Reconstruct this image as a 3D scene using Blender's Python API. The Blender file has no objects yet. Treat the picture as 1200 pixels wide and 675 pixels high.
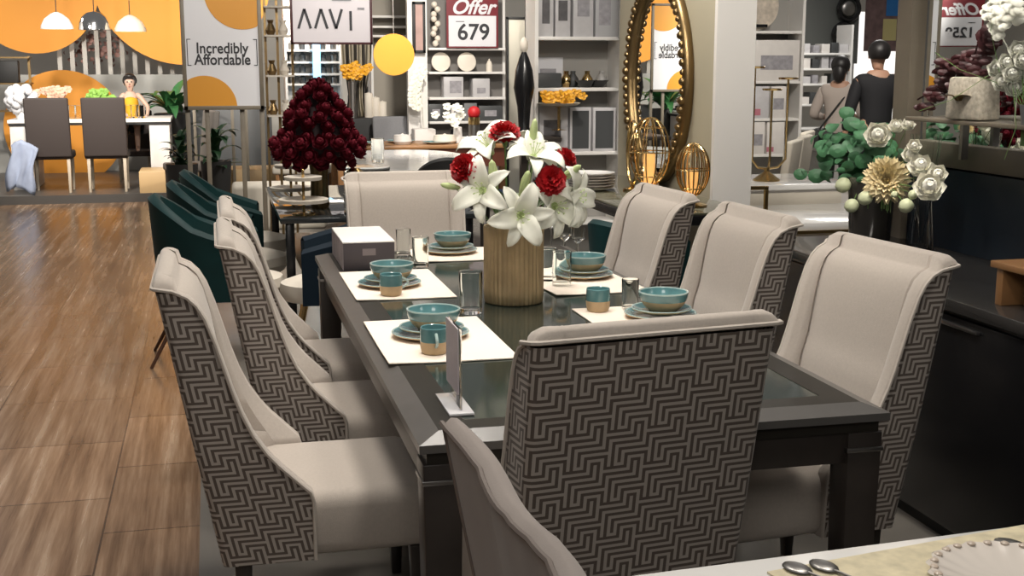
import bpy, bmesh, math, random
from mathutils import Vector, Matrix, Euler
PI = math.pi
SC = bpy.context.scene
COL = SC.collection
rnd = random.Random(7)

# ------------------------------------------------------------------ camera
cam_d = bpy.data.cameras.new('camera'); cam = bpy.data.objects.new('camera', cam_d); COL.objects.link(cam)
cam.location = (0, 0, 1.62)
cam.rotation_euler = (math.radians(90 - 10.2686), 0, math.radians(-13.4554))
cam_d.sensor_width = 36; cam_d.lens = 1460 / 1200 * 36; cam_d.clip_start = .05; cam_d.clip_end = 200
SC.camera = cam

# ------------------------------------------------------------------ world, exposure
W = bpy.data.worlds.new('world'); SC.world = W; W.use_nodes = True
W.node_tree.nodes['Background'].inputs[0].default_value = (1.0, .97, .93, 1)
W.node_tree.nodes['Background'].inputs[1].default_value = .15
SC.view_settings.view_transform = 'Standard'; SC.view_settings.look = 'None'
SC.view_settings.gamma = 1; SC.view_settings.use_curve_mapping = False
SC.view_settings.exposure = 0.22

# ------------------------------------------------------------------ ceiling spots, shop lights and added fill
def spot(x, y, power, z=3.3, size=.22, angle=95, target=None, col=(1, .93, .84), blend=.6):
    l = bpy.data.lights.new('ceiling_or_fill_spot', 'SPOT'); l.energy = power; l.color = col
    l.spot_size = math.radians(angle); l.spot_blend = blend; l.shadow_soft_size = size
    o = bpy.data.objects.new('ceiling_or_fill_spot', l); COL.objects.link(o); o.location = (x, y, z)
    t = Vector(target if target else (x, y, 0)); d = t - Vector((x, y, z))
    o.rotation_euler = d.to_track_quat('-Z', 'Y').to_euler()
def area(x, y, z, sx, sy, power, target=None, col=(1, .96, .9)):
    l = bpy.data.lights.new('ceiling_or_fill_panel', 'AREA'); l.shape = 'RECTANGLE'; l.size = sx; l.size_y = sy
    l.energy = power; l.color = col
    o = bpy.data.objects.new('ceiling_or_fill_panel', l); COL.objects.link(o); o.location = (x, y, z)
    t = Vector(target if target else (x, y, 0)); d = t - Vector((x, y, z))
    o.rotation_euler = d.to_track_quat('-Z', 'Y').to_euler()
LIGHTS = [(0.12, 3.45, 105), (1.0, 4.4, 85), (1.0, 2.45, 105), (1.95, 3.3, 42), (0.25, 5.2, 75), (1.9, 5.0, 60), (.95, 6.2, 95),
          (-1.9, 5.0, 36), (-1.9, 9.0, 60), (.5, 7.7, 110), (2.35, 7.4, 110)]
for x, y, p in LIGHTS:
    spot(x, y, p)
spot(.95, 4.7, 70, target=(.95, 6.25, .85), angle=34)  # spot added to brighten the front of the far head chair
spot(1.6, 4.8, 210, target=(3.05, 7.2, 1.6), angle=45)  # spot added to brighten the white pillar
spot(1.6, 5.6, 90, target=(2.95, 8.2, 1.5), angle=50)  # spot added to brighten the oval mirror wall
spot(2.1, 3.4, 170, target=(2.82, 4.75, 1.3), angle=34)  # spot added to brighten the sideboard flowers
spot(2.2, 2.9, 70, target=(2.82, 3.95, 1.55), angle=30)  # spot added to brighten the things before the big mirror
area(-.2, -.8, 2.9, 1.4, .8, 24, target=(1.0, 2.8, .7))  # unseen fill added behind the camera to brighten the near chair back
# aimed spots added to brighten the displays further in
for x, y, p, tg, an in [(.4, 6.6, 150, (.1, 10, 1.7), 55), (1.2, 7.0, 75, (.9, 10, 1.8), 50), (2.0, 8.6, 190, (2.7, 14, 1.6), 50), (2.4, 7.0, 130, (3.0, 10, 1.6), 55),
                        (-1.6, 12.0, 560, (-1.6, 18.4, 1.6), 75), (1.7, 15.8, 330, (.3, 19.5, 1.6), 80), (-1.2, 13.2, 240, (-1.2, 16.2, 1.0), 70), (5.0, 8.8, 130, (5.5, 12, 1.4), 60),
                        (4.0, 6.9, 90, (4.0, 8.2, .6), 80), (5.6, 9.2, 45, (5.9, 11.2, 1.2), 60), (5.6, 13.0, 300, (5.8, 16.5, 1.6), 80), (2.2, 11.6, 260, (2.2, 13.5, 1.0), 100), (1.5, 9.4, 90, (1.6, 10.4, .7), 90), (4.6, 9.0, 80, (4.9, 10.3, .7), 80)]:
    spot(x, y, p * 1.5, target=tg, angle=an, size=.12)
for x, y, p in [(-3.5, 12.5, 60), (7.5, 13.5, 60), (-4.0, 17.5, 60)]:
    area(x, y, 3.5, 1.0, 1.0, p)

# ------------------------------------------------------------------ mesh helpers
class MB:
    """collects geometry for one mesh object"""
    def __init__(s): s.bm = bmesh.new(); s.uv = None; s.M = Matrix()
    def at(s, loc=(0, 0, 0), rot=(0, 0, 0), sc=(1, 1, 1)):
        s.M = Matrix.Translation(loc) @ Euler(rot).to_matrix().to_4x4() @ Matrix.Diagonal((*sc, 1)); return s
    def v(s, p): return s.bm.verts.new(s.M @ Vector(p))
    def face(s, vs, mi=0):
        try: f = s.bm.faces.new(vs)
        except ValueError: return None
        f.material_index = mi; f.smooth = True; return f
    def box(s, c, d, bev=0, mi=0, seg=2, taper=None):
        x, y, z = c; a, b, h = d[0] / 2, d[1] / 2, d[2] / 2
        tx, ty = taper if taper else (1, 1)
        P = [(-a * tx, -b * ty, -h), (a * tx, -b * ty, -h), (a * tx, b * ty, -h), (-a * tx, b * ty, -h), (-a, -b, h), (a, -b, h), (a, b, h), (-a, b, h)]
        vs = [s.v((x + p[0], y + p[1], z + p[2])) for p in P]
        fs = [s.face([vs[i] for i in q], mi) for q in [(0, 3, 2, 1), (4, 5, 6, 7), (0, 1, 5, 4), (1, 2, 6, 5), (2, 3, 7, 6), (3, 0, 4, 7)]]
        if bev:
            es = list({e for f in fs for e in f.edges})
            r = bmesh.ops.bevel(s.bm, geom=es, offset=bev, segments=seg, affect='EDGES', profile=.5)
            for f in r['faces']: f.material_index = mi; f.smooth = True
        return s
    def grid(s, rows, mi=0, close=False, uvs=None, flip=False):
        V = [[s.v(p) for p in r] for r in rows]
        if uvs and s.uv is None: s.uv = s.bm.loops.layers.uv.new('UVMap')
        n = len(rows[0])
        for i in range(len(rows) - 1):
            for j in range(n if close else n - 1):
                j2 = (j + 1) % n
                q = [(i, j), (i, j2), (i + 1, j2), (i + 1, j)]
                if flip: q = q[::-1]
                f = s.face([V[a][b] for a, b in q], mi)
                if f and uvs:
                    for l, (a, b) in zip(f.loops, q): l[s.uv].uv = uvs[a][b]
        return V
    def lathe(s, prof, n=24, c=(0, 0, 0), mi=0, rib=None, a0=0, a1=None):
        rows = []
        for r, z in prof:
            row = []
            for k in range(n):
                a = 2 * PI * k / n
                rr = r * (1 + (rib[1] * math.cos(a * rib[0]) if rib else 0))
                row.append((c[0] + rr * math.cos(a), c[1] + rr * math.sin(a), c[2] + z))
            rows.append(row)
        V = s.grid(rows, mi, close=True)
        if prof[0][0] > 1e-5: pass
        if prof[-1][0] < 1e-4 or prof[0][0] < 1e-4:
            bmesh.ops.remove_doubles(s.bm, verts=[v for r in (V[0] if prof[0][0] < 1e-4 else [], V[-1] if prof[-1][0] < 1e-4 else []) for v in r], dist=1e-5)
        return s
    def tube(s, pts, r, n=8, mi=0, cap=True, closed=False):
        pts = [Vector(p) for p in pts]; rs = r if isinstance(r, (list, tuple)) else [r] * len(pts)
        rows = []; N = len(pts); up = Vector((0, 0, 1))
        prev = None
        for i, p in enumerate(pts):
            a = pts[(i - 1) % N] if (closed or i > 0) else p
            b = pts[(i + 1) % N] if (closed or i < N - 1) else p
            t = (b - a).normalized()
            if prev is None:
                u = t.cross(up)
                if u.length < 1e-3: u = t.cross(Vector((1, 0, 0)))
            else: u = prev - t * prev.dot(t)
            u.normalize(); prev = u; w = t.cross(u)
            rows.append([p + (u * math.cos(2 * PI * k / n) + w * math.sin(2 * PI * k / n)) * rs[i] for k in range(n)])
        if closed: rows.append(rows[0])
        V = s.grid(rows, mi, close=True)
        if cap and not closed:
            s.face(V[0][::-1], mi); s.face(V[-1], mi)
        return s
    def ball(s, c, r, n=12, m=8, mi=0, sc=(1, 1, 1)):
        rows = []
        for i in range(m + 1):
            th = PI * i / m
            rows.append([(c[0] + r * sc[0] * math.sin(th) * math.cos(2 * PI * k / n), c[1] + r * sc[1] * math.sin(th) * math.sin(2 * PI * k / n), c[2] - r * sc[2] * math.cos(th)) for k in range(n)])
        V = s.grid(rows, mi, close=True)
        bmesh.ops.remove_doubles(s.bm, verts=V[0] + V[-1], dist=1e-6)
        return s
    def prism(s, poly, z0, z1, mi=0, axis='z'):
        def P(a, b, c): return {'z': (a, b, c), 'y': (a, c, b), 'x': (c, a, b)}[axis]
        lo = [s.v(P(x, y, z0)) for x, y in poly]; hi = [s.v(P(x, y, z1)) for x, y in poly]
        n = len(poly)
        s.face(lo[::-1], mi); s.face(hi, mi)
        for i in range(n): s.face([lo[i], lo[(i + 1) % n], hi[(i + 1) % n], hi[i]], mi)
        return s
    def build(s, name, mats, parent=None, sharp=35, fix=True):
        if fix: bmesh.ops.recalc_face_normals(s.bm, faces=s.bm.faces)
        me = bpy.data.meshes.new(name); s.bm.to_mesh(me); s.bm.free()
        for m in (mats if isinstance(mats, (list, tuple)) else [mats]): me.materials.append(m)
        if sharp is not None: me.set_sharp_from_angle(angle=math.radians(sharp))
        o = bpy.data.objects.new(name, me); COL.objects.link(o)
        if parent: o.parent = parent
        return o
def tag(o, label, cat, group=None, kind=None):
    o['label'] = label; o['category'] = cat
    if group: o['group'] = group
    if kind: o['kind'] = kind
    return o
def struct(o): o['kind'] = 'structure'; return o
def thing(name, label, cat, loc=(0, 0, 0), rz=0, group=None):
    o = bpy.data.objects.new(name, None); COL.objects.link(o); o.empty_display_size = .05
    o.location = loc; o.rotation_euler = (0, 0, rz); return tag(o, label, cat, group)
KIDS = {}
def kids(o): return [c for c in bpy.data.objects if c.parent == o]
def dup(root, loc=None, rz=None, label=None, group=None, rot=None, scale=None):
    r = root.copy(); COL.objects.link(r)
    if loc is not None: r.location = loc
    if rz is not None: r.rotation_euler = (0, 0, rz)
    if rot is not None: r.rotation_euler = rot
    if scale is not None: r.scale = (scale,) * 3 if isinstance(scale, (int, float)) else scale
    if label: r['label'] = label
    if group: r['group'] = group
    for ch in kids(root):
        c = ch.copy(); COL.objects.link(c); c.parent = r
        for g in kids(ch):
            d = g.copy(); COL.objects.link(d); d.parent = c
    return r

# ------------------------------------------------------------------ materials
def mat(name, col, rough=.6, metal=0, spec=.5, noise=None, bump=None, emit=None, coat=0, sheen=0, trans=0, alpha=None, ior=None):
    m = bpy.data.materials.new(name); m.use_nodes = True; nt = m.node_tree; N = nt.nodes; L = nt.links
    b = N['Principled BSDF']; c = (*col, 1)
    b.inputs['Base Color'].default_value = c; b.inputs['Roughness'].default_value = rough; b.inputs['Metallic'].default_value = metal
    b.inputs['Specular IOR Level'].default_value = spec; b.inputs['Coat Weight'].default_value = coat; b.inputs['Sheen Weight'].default_value = sheen
    b.inputs['Transmission Weight'].default_value = trans
    if ior: b.inputs['IOR'].default_value = ior
    if alpha is not None: b.inputs['Alpha'].default_value = alpha
    if emit: b.inputs['Emission Color'].default_value = (*emit[0], 1); b.inputs['Emission Strength'].default_value = emit[1]
    tc = N.new('ShaderNodeTexCoord')
    if noise:
        sc, amt = noise[0], noise[1]
        t = N.new('ShaderNodeTexNoise'); t.inputs['Scale'].default_value = sc; t.inputs['Detail'].default_value = 4
        L.new(tc.outputs['Object'], t.inputs['Vector'])
        mx = N.new('ShaderNodeMix'); mx.data_type = 'RGBA'; L.new(t.outputs['Fac'], mx.inputs['Factor'])
        mx.inputs['A'].default_value = (*[x * (1 - amt) for x in col], 1); mx.inputs['B'].default_value = (*[min(1, x * (1 + amt)) for x in col], 1)
        L.new(mx.outputs['Result'], b.inputs['Base Color'])
    if bump:
        t = N.new('ShaderNodeTexNoise'); t.inputs['Scale'].default_value = bump[0]; t.inputs['Detail'].default_value = 3
        L.new(tc.outputs['Object'], t.inputs['Vector'])
        bp = N.new('ShaderNodeBump'); bp.inputs['Strength'].default_value = bump[1]; bp.inputs['Distance'].default_value = .002
        L.new(t.outputs['Fac'], bp.inputs['Height']); L.new(bp.outputs['Normal'], b.inputs['Normal'])
    return m
M = {}
M['linen'] = mat('linen_fabric', (.435, .385, .34), .85, noise=(120, .10), bump=(500, .35), sheen=.25, spec=.25)
M['linen_grey'] = mat('grey_velvet', (.30, .262, .24), .85, noise=(9, .10), bump=(300, .2), sheen=.2, spec=.2)
M['piping'] = mat('piping_cord', (.50, .45, .40), .75, spec=.3)
M['dkwood'] = mat('dark_wood', (.035, .028, .024), .35, noise=(14, .3))
M['tablewood'] = mat('table_wood', (.022, .019, .015), .42, noise=(11, .25), spec=.22)
M['tableedge'] = mat('table_edge', (.09, .085, .08), .30, noise=(20, .12), spec=.5)  # reflection put into the colour: base lighter than the frame wood
M['black'] = mat('black_lacquer', (.008, .008, .009), .25)
M['matblack'] = mat('matte_black', (.012, .012, .012), .6)
M['white'] = mat('white_paint', (.80, .79, .77), .45)
M['whitegloss'] = mat('white_gloss', (.85, .84, .82), .12, coat=.4)
M['cream'] = mat('cream_leather', (.72, .66, .57), .6)
M['teal'] = mat('teal_glaze', (.085, .19, .20), .18, noise=(25, .2), coat=.5)
M['tealin'] = mat('teal_glaze_inside', (.12, .27, .285), .18, noise=(30, .25), coat=.5)
M['tealrim'] = mat('pale_rim_glaze', (.36, .47, .45), .2, coat=.5)
M['clay'] = mat('bare_clay', (.46, .33, .19), .65, noise=(60, .1))
M['mat'] = mat('placemat_cloth', (.83, .74, .64), .85, bump=(700, .3))
M['gold'] = mat('brushed_gold', (.62, .43, .19), .22, metal=1)
M['darkgold'] = mat('antique_gold', (.24, .165, .08), .38, metal=1)
M['chrome'] = mat('chrome', (.7, .7, .7), .12, metal=1)
M['steel'] = mat('dark_steel', (.28, .27, .26), .35, metal=1)
M['mirror'] = mat('mirror_glass', (.86, .88, .87), .01, metal=1)
M['glass'] = mat('clear_glass', (.97, .99, .98), .02, trans=1, ior=1.18)
M['acrylic'] = mat('clear_acrylic', (.95, .96, .97), .04, trans=1, ior=1.15)
M['red'] = mat('red_petal', (.45, .008, .012), .55, noise=(60, .3))
M['dkred'] = mat('burgundy_petal', (.13, .005, .015), .8, spec=.2, noise=(50, .35))
M['lily'] = mat('white_petal', (.84, .84, .74), .5, noise=(25, .06))
M['lilygreen'] = mat('pale_green_bud', (.50, .60, .28), .5, noise=(30, .2))
M['stem'] = mat('green_stem', (.12, .22, .06), .5)
M['leaf'] = mat('green_leaf', (.035, .14, .045), .45, noise=(20, .3))
M['euc'] = mat('eucalyptus_leaf', (.055, .17, .075), .5, noise=(16, .45))
M['dahlia'] = mat('cream_yellow_petal', (.80, .68, .42), .55, noise=(30, .1))
M['orange'] = mat('orange_panel', (.68, .27, .025), .6)
M['orangedot'] = mat('orange_print', (.62, .27, .02), .5)
M['paper'] = mat('white_card', (.66, .66, .69), .5)
M['ink'] = mat('black_ink', (.02, .02, .025), .5)
M['tealvelvet'] = mat('teal_velvet', (.003, .034, .036), .6, noise=(7, .4), spec=.3)
M['navyvelvet'] = mat('navy_velvet', (.004, .014, .026), .7, spec=.25)
M['wood'] = mat('warm_wood', (.30, .15, .06), .4, noise=(10, .3))
M['greywood'] = mat('grey_wood_frame', (.16, .135, .10), .5, noise=(9, .2))

# Greek-key weave: a 12 x 12 cell repeat read row by row
def key_material(name, light, dark, period=.093, flipx=False):
    segs = [((1,0),(5,0)),((1,0),(1,3)),((1,3),(2,3)),((2,3),(2,1)),((2,1),(6,1)),((3,2),(5,2)),((3,2),(3,4)),((5,2),(5,6)),
            ((-1,4),(3,4)),((4,3),(4,5)),((0,5),(4,5)),((0,5),(0,9))]
    G = [[0] * 12 for _ in range(12)]
    for (a, b), (c, d) in segs:
        for X in range(min(2*a, 2*c), max(2*a, 2*c) + 1):
            for Y in range(min(2*b, 2*d), max(2*b, 2*d) + 1): G[Y % 12][X % 12] = 1
    m = bpy.data.materials.new(name); m.use_nodes = True; nt = m.node_tree; N = nt.nodes; L = nt.links; b = N['Principled BSDF']
    def mth(op, a, c=None):
        n = N.new('ShaderNodeMath'); n.operation = op
        for i, q in enumerate((a, c)):
            if q is None: continue
            if isinstance(q, (int, float)): n.inputs[i].default_value = q
            else: L.new(q, n.inputs[i])
        return n.outputs[0]
    uv = N.new('ShaderNodeUVMap'); uv.uv_map = 'UVMap'
    sp = N.new('ShaderNodeSeparateXYZ'); L.new(uv.outputs[0], sp.inputs[0])
    sx = 12 / period * (-1 if flipx else 1)
    cx = mth('FLOOR', mth('FLOORED_MODULO', mth('ADD', mth('MULTIPLY', sp.outputs[0], sx), 600), 12))
    fy = mth('FLOORED_MODULO', mth('ADD', mth('MULTIPLY', sp.outputs[1], -12 / (period * .90)), 600), 12)
    cr = N.new('ShaderNodeValToRGB'); cr.color_ramp.interpolation = 'CONSTANT'
    el = cr.color_ramp.elements
    for r in range(12):
        val = sum(G[r][c] << c for c in range(12)) / 4096
        if r < 2: e = el[r]; e.position = r / 12
        else: e = el.new(r / 12)
        e.color = (val, val, val, 1)
    L.new(mth('DIVIDE', fy, 12), cr.inputs[0])
    bit = mth('FLOORED_MODULO', mth('FLOOR', mth('DIVIDE', mth('ADD', mth('MULTIPLY', cr.outputs[0], 4096), .25), mth('POWER', 2, cx))), 2)
    mx = N.new('ShaderNodeMix'); mx.data_type = 'RGBA'; L.new(bit, mx.inputs['Factor'])
    mx.inputs['A'].default_value = (*dark, 1); mx.inputs['B'].default_value = (*light, 1)
    L.new(mx.outputs['Result'], b.inputs['Base Color']); b.inputs['Roughness'].default_value = .75
    b.inputs['Specular IOR Level'].default_value = .3; b.inputs['Sheen Weight'].default_value = .15
    bp = N.new('ShaderNodeBump'); bp.inputs['Strength'].default_value = .4; bp.inputs['Distance'].default_value = .001
    L.new(bit, bp.inputs['Height']); L.new(bp.outputs['Normal'], b.inputs['Normal'])
    return m
M['key'] = key_material('greek_key_weave', (.36, .32, .285), (.095, .074, .062), period=.098, flipx=True)

def floor_material():
    m = bpy.data.materials.new('travertine_floor_tiles'); m.use_nodes = True; nt = m.node_tree; N = nt.nodes; L = nt.links; b = N['Principled BSDF']
    tc = N.new('ShaderNodeTexCoord')
    mp = N.new('ShaderNodeMapping'); mp.inputs['Location'].default_value = (.43, -3.98, 0); L.new(tc.outputs['Object'], mp.inputs[0])
    br = N.new('ShaderNodeTexBrick'); br.offset = .5; br.inputs['Scale'].default_value = 1
    br.inputs['Brick Width'].default_value = .74; br.inputs['Row Height'].default_value = .6; br.inputs['Mortar Size'].default_value = .004
    br.inputs['Color1'].default_value = (1, 1, 1, 1); br.inputs['Color2'].default_value = (.72, .72, .72, 1); br.inputs['Mortar'].default_value = (.25, .22, .2, 1)
    rt = N.new('ShaderNodeMapping'); rt.inputs['Rotation'].default_value = (0, 0, PI / 2); L.new(mp.outputs[0], rt.inputs[0]); L.new(rt.outputs[0], br.inputs[0])
    # long veins running down the shop
    mv = N.new('ShaderNodeMapping'); mv.inputs['Scale'].default_value = (13, .55, 1); mv.inputs['Rotation'].default_value = (0, 0, .12); L.new(tc.outputs['Object'], mv.inputs[0])
    nz = N.new('ShaderNodeTexNoise'); nz.inputs['Scale'].default_value = 1.3; nz.inputs['Detail'].default_value = 8; nz.inputs['Roughness'].default_value = .62; L.new(mv.outputs[0], nz.inputs[0])
    cr = N.new('ShaderNodeValToRGB'); e = cr.color_ramp.elements
    e[0].position = .34; e[0].color = (.13, .068, .032, 1); e[1].position = .72; e[1].color = (.50, .36, .25, 1)
    q = e.new(.5); q.color = (.28, .17, .10, 1)
    L.new(nz.outputs[0], cr.inputs[0])
    n2 = N.new('ShaderNodeTexNoise'); n2.inputs['Scale'].default_value = .55; n2.inputs['Detail'].default_value = 2; L.new(tc.outputs['Object'], n2.inputs[0])
    m1 = N.new('ShaderNodeMix'); m1.data_type = 'RGBA'; m1.blend_type = 'MULTIPLY'; m1.inputs['Factor'].default_value = .85
    L.new(cr.outputs[0], m1.inputs['A']); L.new(br.outputs[0], m1.inputs['B'])
    L.new(m1.outputs['Result'], b.inputs['Base Color'])
    rr = N.new('ShaderNodeMapRange'); rr.inputs[3].default_value = .16; rr.inputs[4].default_value = .34; L.new(nz.outputs[0], rr.inputs[0])
    L.new(rr.outputs[0], b.inputs['Roughness']); b.inputs['Specular IOR Level'].default_value = .5
    return m
M['floor'] = floor_material()
M['floorgrey'] = mat('grey_floor_tile', (.20, .185, .165), .25, noise=(3, .15))

# ------------------------------------------------------------------ setting: floors
b = MB(); b.box((-4.5, 9, -.05), (8.8, 26, .1)); struct(b.build('floor', M['floor']))
b = MB(); b.box((5.4, 9, -.05), (11, 26, .1)); struct(b.build('floor_display_area', M['floorgrey']))

# ------------------------------------------------------------------ patterned wing chair
def interp(t, pts):
    for (a, va), (c, vc) in zip(pts, pts[1:]):
        if t <= c: return va + (vc - va) * (t - a) / (c - a)
    return pts[-1][1]
XF = [(.27, .249), (.44, .248), (.468, .240), (.485, .222), (.517, .190), (.55, .157), (.586, .127), (.64, .092), (.697, .066), (.76, .044), (.838, .021), (.90, .003), (.964, -.020), (1.0, -.040), (1.022, -.062), (1.036, -.09)]
XB = [(.27, 0), (.683, -.075), (1.05, -.142)]
HW = [(.27, .270), (.6, .286), (1.05, .294)]
ZS = [.27, .31, .36, .41, .44, .455, .468, .477, .485, .50, .517, .533, .55, .568, .586, .61, .64, .668, .697, .73, .76, .80, .838, .87, .90, .935, .964, .985, 1.0, 1.012, 1.022, 1.03, 1.036]
def wing_chair(name, label, pattern=True, group=None, loc=(0, 0, 0), rz=0):
    t = thing(name, label, 'chair', loc, rz, group)
    shell = M['key'] if pattern else M['linen_grey']; up = M['linen'] if pattern else M['linen_grey']
    # outer shell: both wing sides and the back, as one wrap
    rows = []; uvs = []; r = .022
    for z in ZS:
        xf, xb, hw = interp(z, XF), interp(z, XB), interp(z, HW)
        half = [(xb, 0), (xb, hw * .33), (xb, hw * .66), (xb, hw - r)]
        for k in range(1, 5):
            a = k / 4 * PI / 2; half.append((xb + r - r * math.cos(a), hw - r + r * math.sin(a)))
        x0 = xb + r
        for k in range(1, 6): half.append((x0 + (xf - x0) * k / 5, hw))
        u = 0; us = [0]
        for p, q in zip(half, half[1:]): u += math.dist(p, q); us.append(u)
        rows.append([(x, -y, z) for x, y in half[::-1]] + [(x, y, z) for x, y in half[1:]])
        uvs.append([(-u, z) for u in us[::-1]] + [(u, z) for u in us[1:]])
    b = MB(); b.grid(rows, uvs=uvs); b.build('back_shell', shell, t, sharp=60, fix=False)
    # upholstered inner back with wings and rolled top
    cols = []
    def prof(hw):
        ys = [0, .3, .6, .78]
        out = [hw * q for q in ys] + [hw - .072, hw - .066, hw - .060, hw - .054, hw - .045, hw - .03, hw - .012, hw - .004, hw]
        return out
    rows = []
    for z in ZS:
        xf, xb, hw = interp(z, XF), interp(z, XB), interp(z, HW)
        xc = min(xf - .004 - .028 * min(1, max(0, (1.0 - z) / .25)), xb + .112)
        half = []
        for i, y in enumerate(prof(hw)):
            e = hw - y
            if e > .07: x = xc + .006 * math.cos(y / hw * PI / 2)
            elif e > .062: x = xc - .007
            elif e > .05: x = xc + (xf - xc) * .55
            else: x = xf + .006 - (.012 if e < .002 else (.003 if e < .008 else 0))
            half.append((x, y, z))
        rows.append([(x, -y, zz) for x, y, zz in half[::-1]] + [h for h in half[1:]])
    last = rows[-1]
    for k in range(1, 10):
        q = k / 9; row = []
        for (x, y, z) in last:
            ed = max(0, min(1, (interp(1.05, HW) - abs(y)) / .035)); ed = (ed * (2 - ed)) ** .6
            xe = x + (-.146 - x) * (1 - (1 - q) ** 1.3)
            dome = (.006 + .030 * ed) * math.sin(PI * min(1, .15 + q * .85)) ** .42 if q < 1 else 0
            row.append((xe, y, 1.036 + .012 * q + dome))
        rows.append(row)
    b = MB(); b.grid(rows, flip=True); b.build('inner_back', up, t, sharp=80, fix=True)
    # piping
    side = [(interp(z, XF) + .001, interp(z, HW) + .001, z) for z in ZS]
    top = [(-.10, .307, 1.043), (-.125, .306, 1.047), (-.143, .300, 1.049), (-.148, .285, 1.049)]
    h = side + top + [(-.148, .15, 1.049)]
    path = [(x, -y, z) for x, y, z in h] + [(-.148, 0, 1.049)] + h[::-1]
    b = MB(); b.tube(path, .0055, 6); b.build('piping', M['piping'], t)
    # seat
    b = MB()
    n = 10; R = .045
    b.box((.325, 0, .362), (.53, .526, .185), bev=R, seg=4)
    for v in b.bm.verts:
        if v.co.z > .4: v.co.z += .016 * max(0, 1 - ((v.co.x - .33) / .27) ** 2) * max(0, 1 - (v.co.y / .27) ** 2)
    b.build('seat', up, t, sharp=80)
    if not pattern:
        pass
    for x, y in ((.055, .225), (.055, -.225), (.54, .225), (.54, -.225)):
        b = MB(); b.box((x, y, .138), (.048, .048, .276), bev=.004, taper=(.62, .62)); b.build('leg', M['dkwood'], t)
    return t
GC = 'patterned wing chairs round the laid table'
chair0 = wing_chair('dining_chair', 'wing chair with patterned sides, nearest on the left of the laid table', group='patterned wing chairs round the laid table', loc=(-.02, 3.555, 0))
GC = 'patterned wing chairs round the laid table'
dup(chair0, (.145, 4.285, 0), 0, 'wing chair on the left side, middle one, right behind the nearest left chair')
dup(chair0, (.16, 5.03, 0), 0, 'wing chair farthest along the left side of the laid table, mostly hidden')
dup(chair0, (1.885, 3.40, 0), PI + .10, 'wing chair nearest on the right side, beside the black sideboard')
dup(chair0, (1.875, 4.34, 0), PI + .05, 'wing chair in the middle of the right side of the laid table')
dup(chair0, (1.81, 5.16, 0), PI + .05, 'wing chair farthest on the right side of the laid table')
dup(chair0, (.93, 6.16, 0), -PI / 2, 'wing chair at the far head of the laid table, front facing us')
dup(chair0, (.902, 2.61, 0), PI / 2 + .13, 'wing chair at the near head of the laid table, patterned back to us')

# plain grey chair at the end of the white table: a thin curved back with a piped top edge
t = thing('dining_chair', 'plain grey upholstered chair with piped edge, beside the white table in the foreground', 'chair', (.39, 1.72, 0))
def back_outline(q, z):
    """q along the back from the near post to the far post; returns x (outer face), y"""
    y = -.36 + .70 * q
    x = .035 * (1 - abs(2 * q - .75)) + .010 * math.sin(q * PI * 3) + .29 * (max(0, .02 - q)) 
    return x + .19 * (1.0 - z) ** 1.0 - .01, y
def back_top(q): return .965 + .035 * q ** 2 - .02 * math.sin(PI * q)
NQ = 24
out = []; inn = []
for i in range(12):
    ro = []; ri = []
    for j in range(NQ + 1):
        q = j / NQ; zt = back_top(q); z = .27 + (zt - .27) * i / 11
        x, y = back_outline(q, z)
        pl = .004 * abs(math.sin(q * PI * 4)) ** .4
        ro.append((x - pl, y, z)); ri.append((x + .036, y * .985, z))
    out.append(ro); inn.append(ri)
b = MB(); b.grid(out); b.build('outer_back', M['linen_grey'], t, sharp=60)
b = MB(); b.grid(inn, flip=True)
tp = [[p for p in out[-1]], [(a[0] + .012, a[1], a[2] + .012) for a in out[-1]], [(a[0] - .014, a[1], a[2] + .012) for a in inn[-1]], inn[-1]]
b.grid(tp)
b.grid([[o[0] for o in out], [i_[0] for i_ in inn]]); b.grid([[o[-1] for o in out], [i_[-1] for i_ in inn]])
b.build('inner_back', M['linen_grey'], t, sharp=60)
b = MB(); b.tube([(p[0] - .004, p[1], p[2] + .003) for p in out[-1]] + [(o[-1][0] + .001, o[-1][1] + .003, o[-1][2]) for o in out[::-1]], .0055, 6); b.build('piping', mat('dark_piping', (.16, .13, .115), .6), t)
b = MB(); b.box((.40, -.02, .38), (.50, .52, .16), bev=.04, seg=4); b.build('seat', M['linen_grey'], t)
for x, y in ((.18, .2), (.18, -.24), (.6, .2), (.6, -.24)):
    b = MB(); b.box((x, y, .15), (.045, .045, .30), bev=.004, taper=(.6, .6)); b.build('leg', M['dkwood'], t)
# ------------------------------------------------------------------ the laid dining table
X0, X1, Y0, Y1 = .433, 1.632, 2.725, 5.67
t = thing('dining_table', 'long dark wood dining table with glass inset top, laid for a meal', 'table', ((X0 + X1) / 2, (Y0 + Y1) / 2, 0))
cx, cy = (X0 + X1) / 2, (Y0 + Y1) / 2; ax, ay = (X1 - X0) / 2, (Y1 - Y0) / 2
def ring(b, ins0, z0, ins1, z1):
    def c(i, z): return [(-ax + i, -ay + i, z), (ax - i, -ay + i, z), (ax - i, ay - i, z), (-ax + i, ay - i, z)]
    b.grid([c(ins0, z0), c(ins1, z1)], close=True)
b = MB()
ring(b, .055, .77, .13, .77)
ring(b, .13, .77, .13, .762)
ring(b, .020, .700, .020, .732)
b.build('top_frame', M['tablewood'], t, sharp=20)
b = MB(); ring(b, 0, .752, .055, .770); ring(b, 0, .732, 0, .752); ring(b, .02, .732, 0, .732)
b.build('bevelled_edge', M['tableedge'], t, sharp=20)
b = MB(); b.box((0, 0, .766), (2 * ax - .26, 2 * ay - .26, .006)); 
M['tabletopglass'] = mat('tinted_table_glass', (.020, .028, .023), .11, spec=.5)
b.build('glass_inset', M['tabletopglass'], t)
b = MB()
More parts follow.
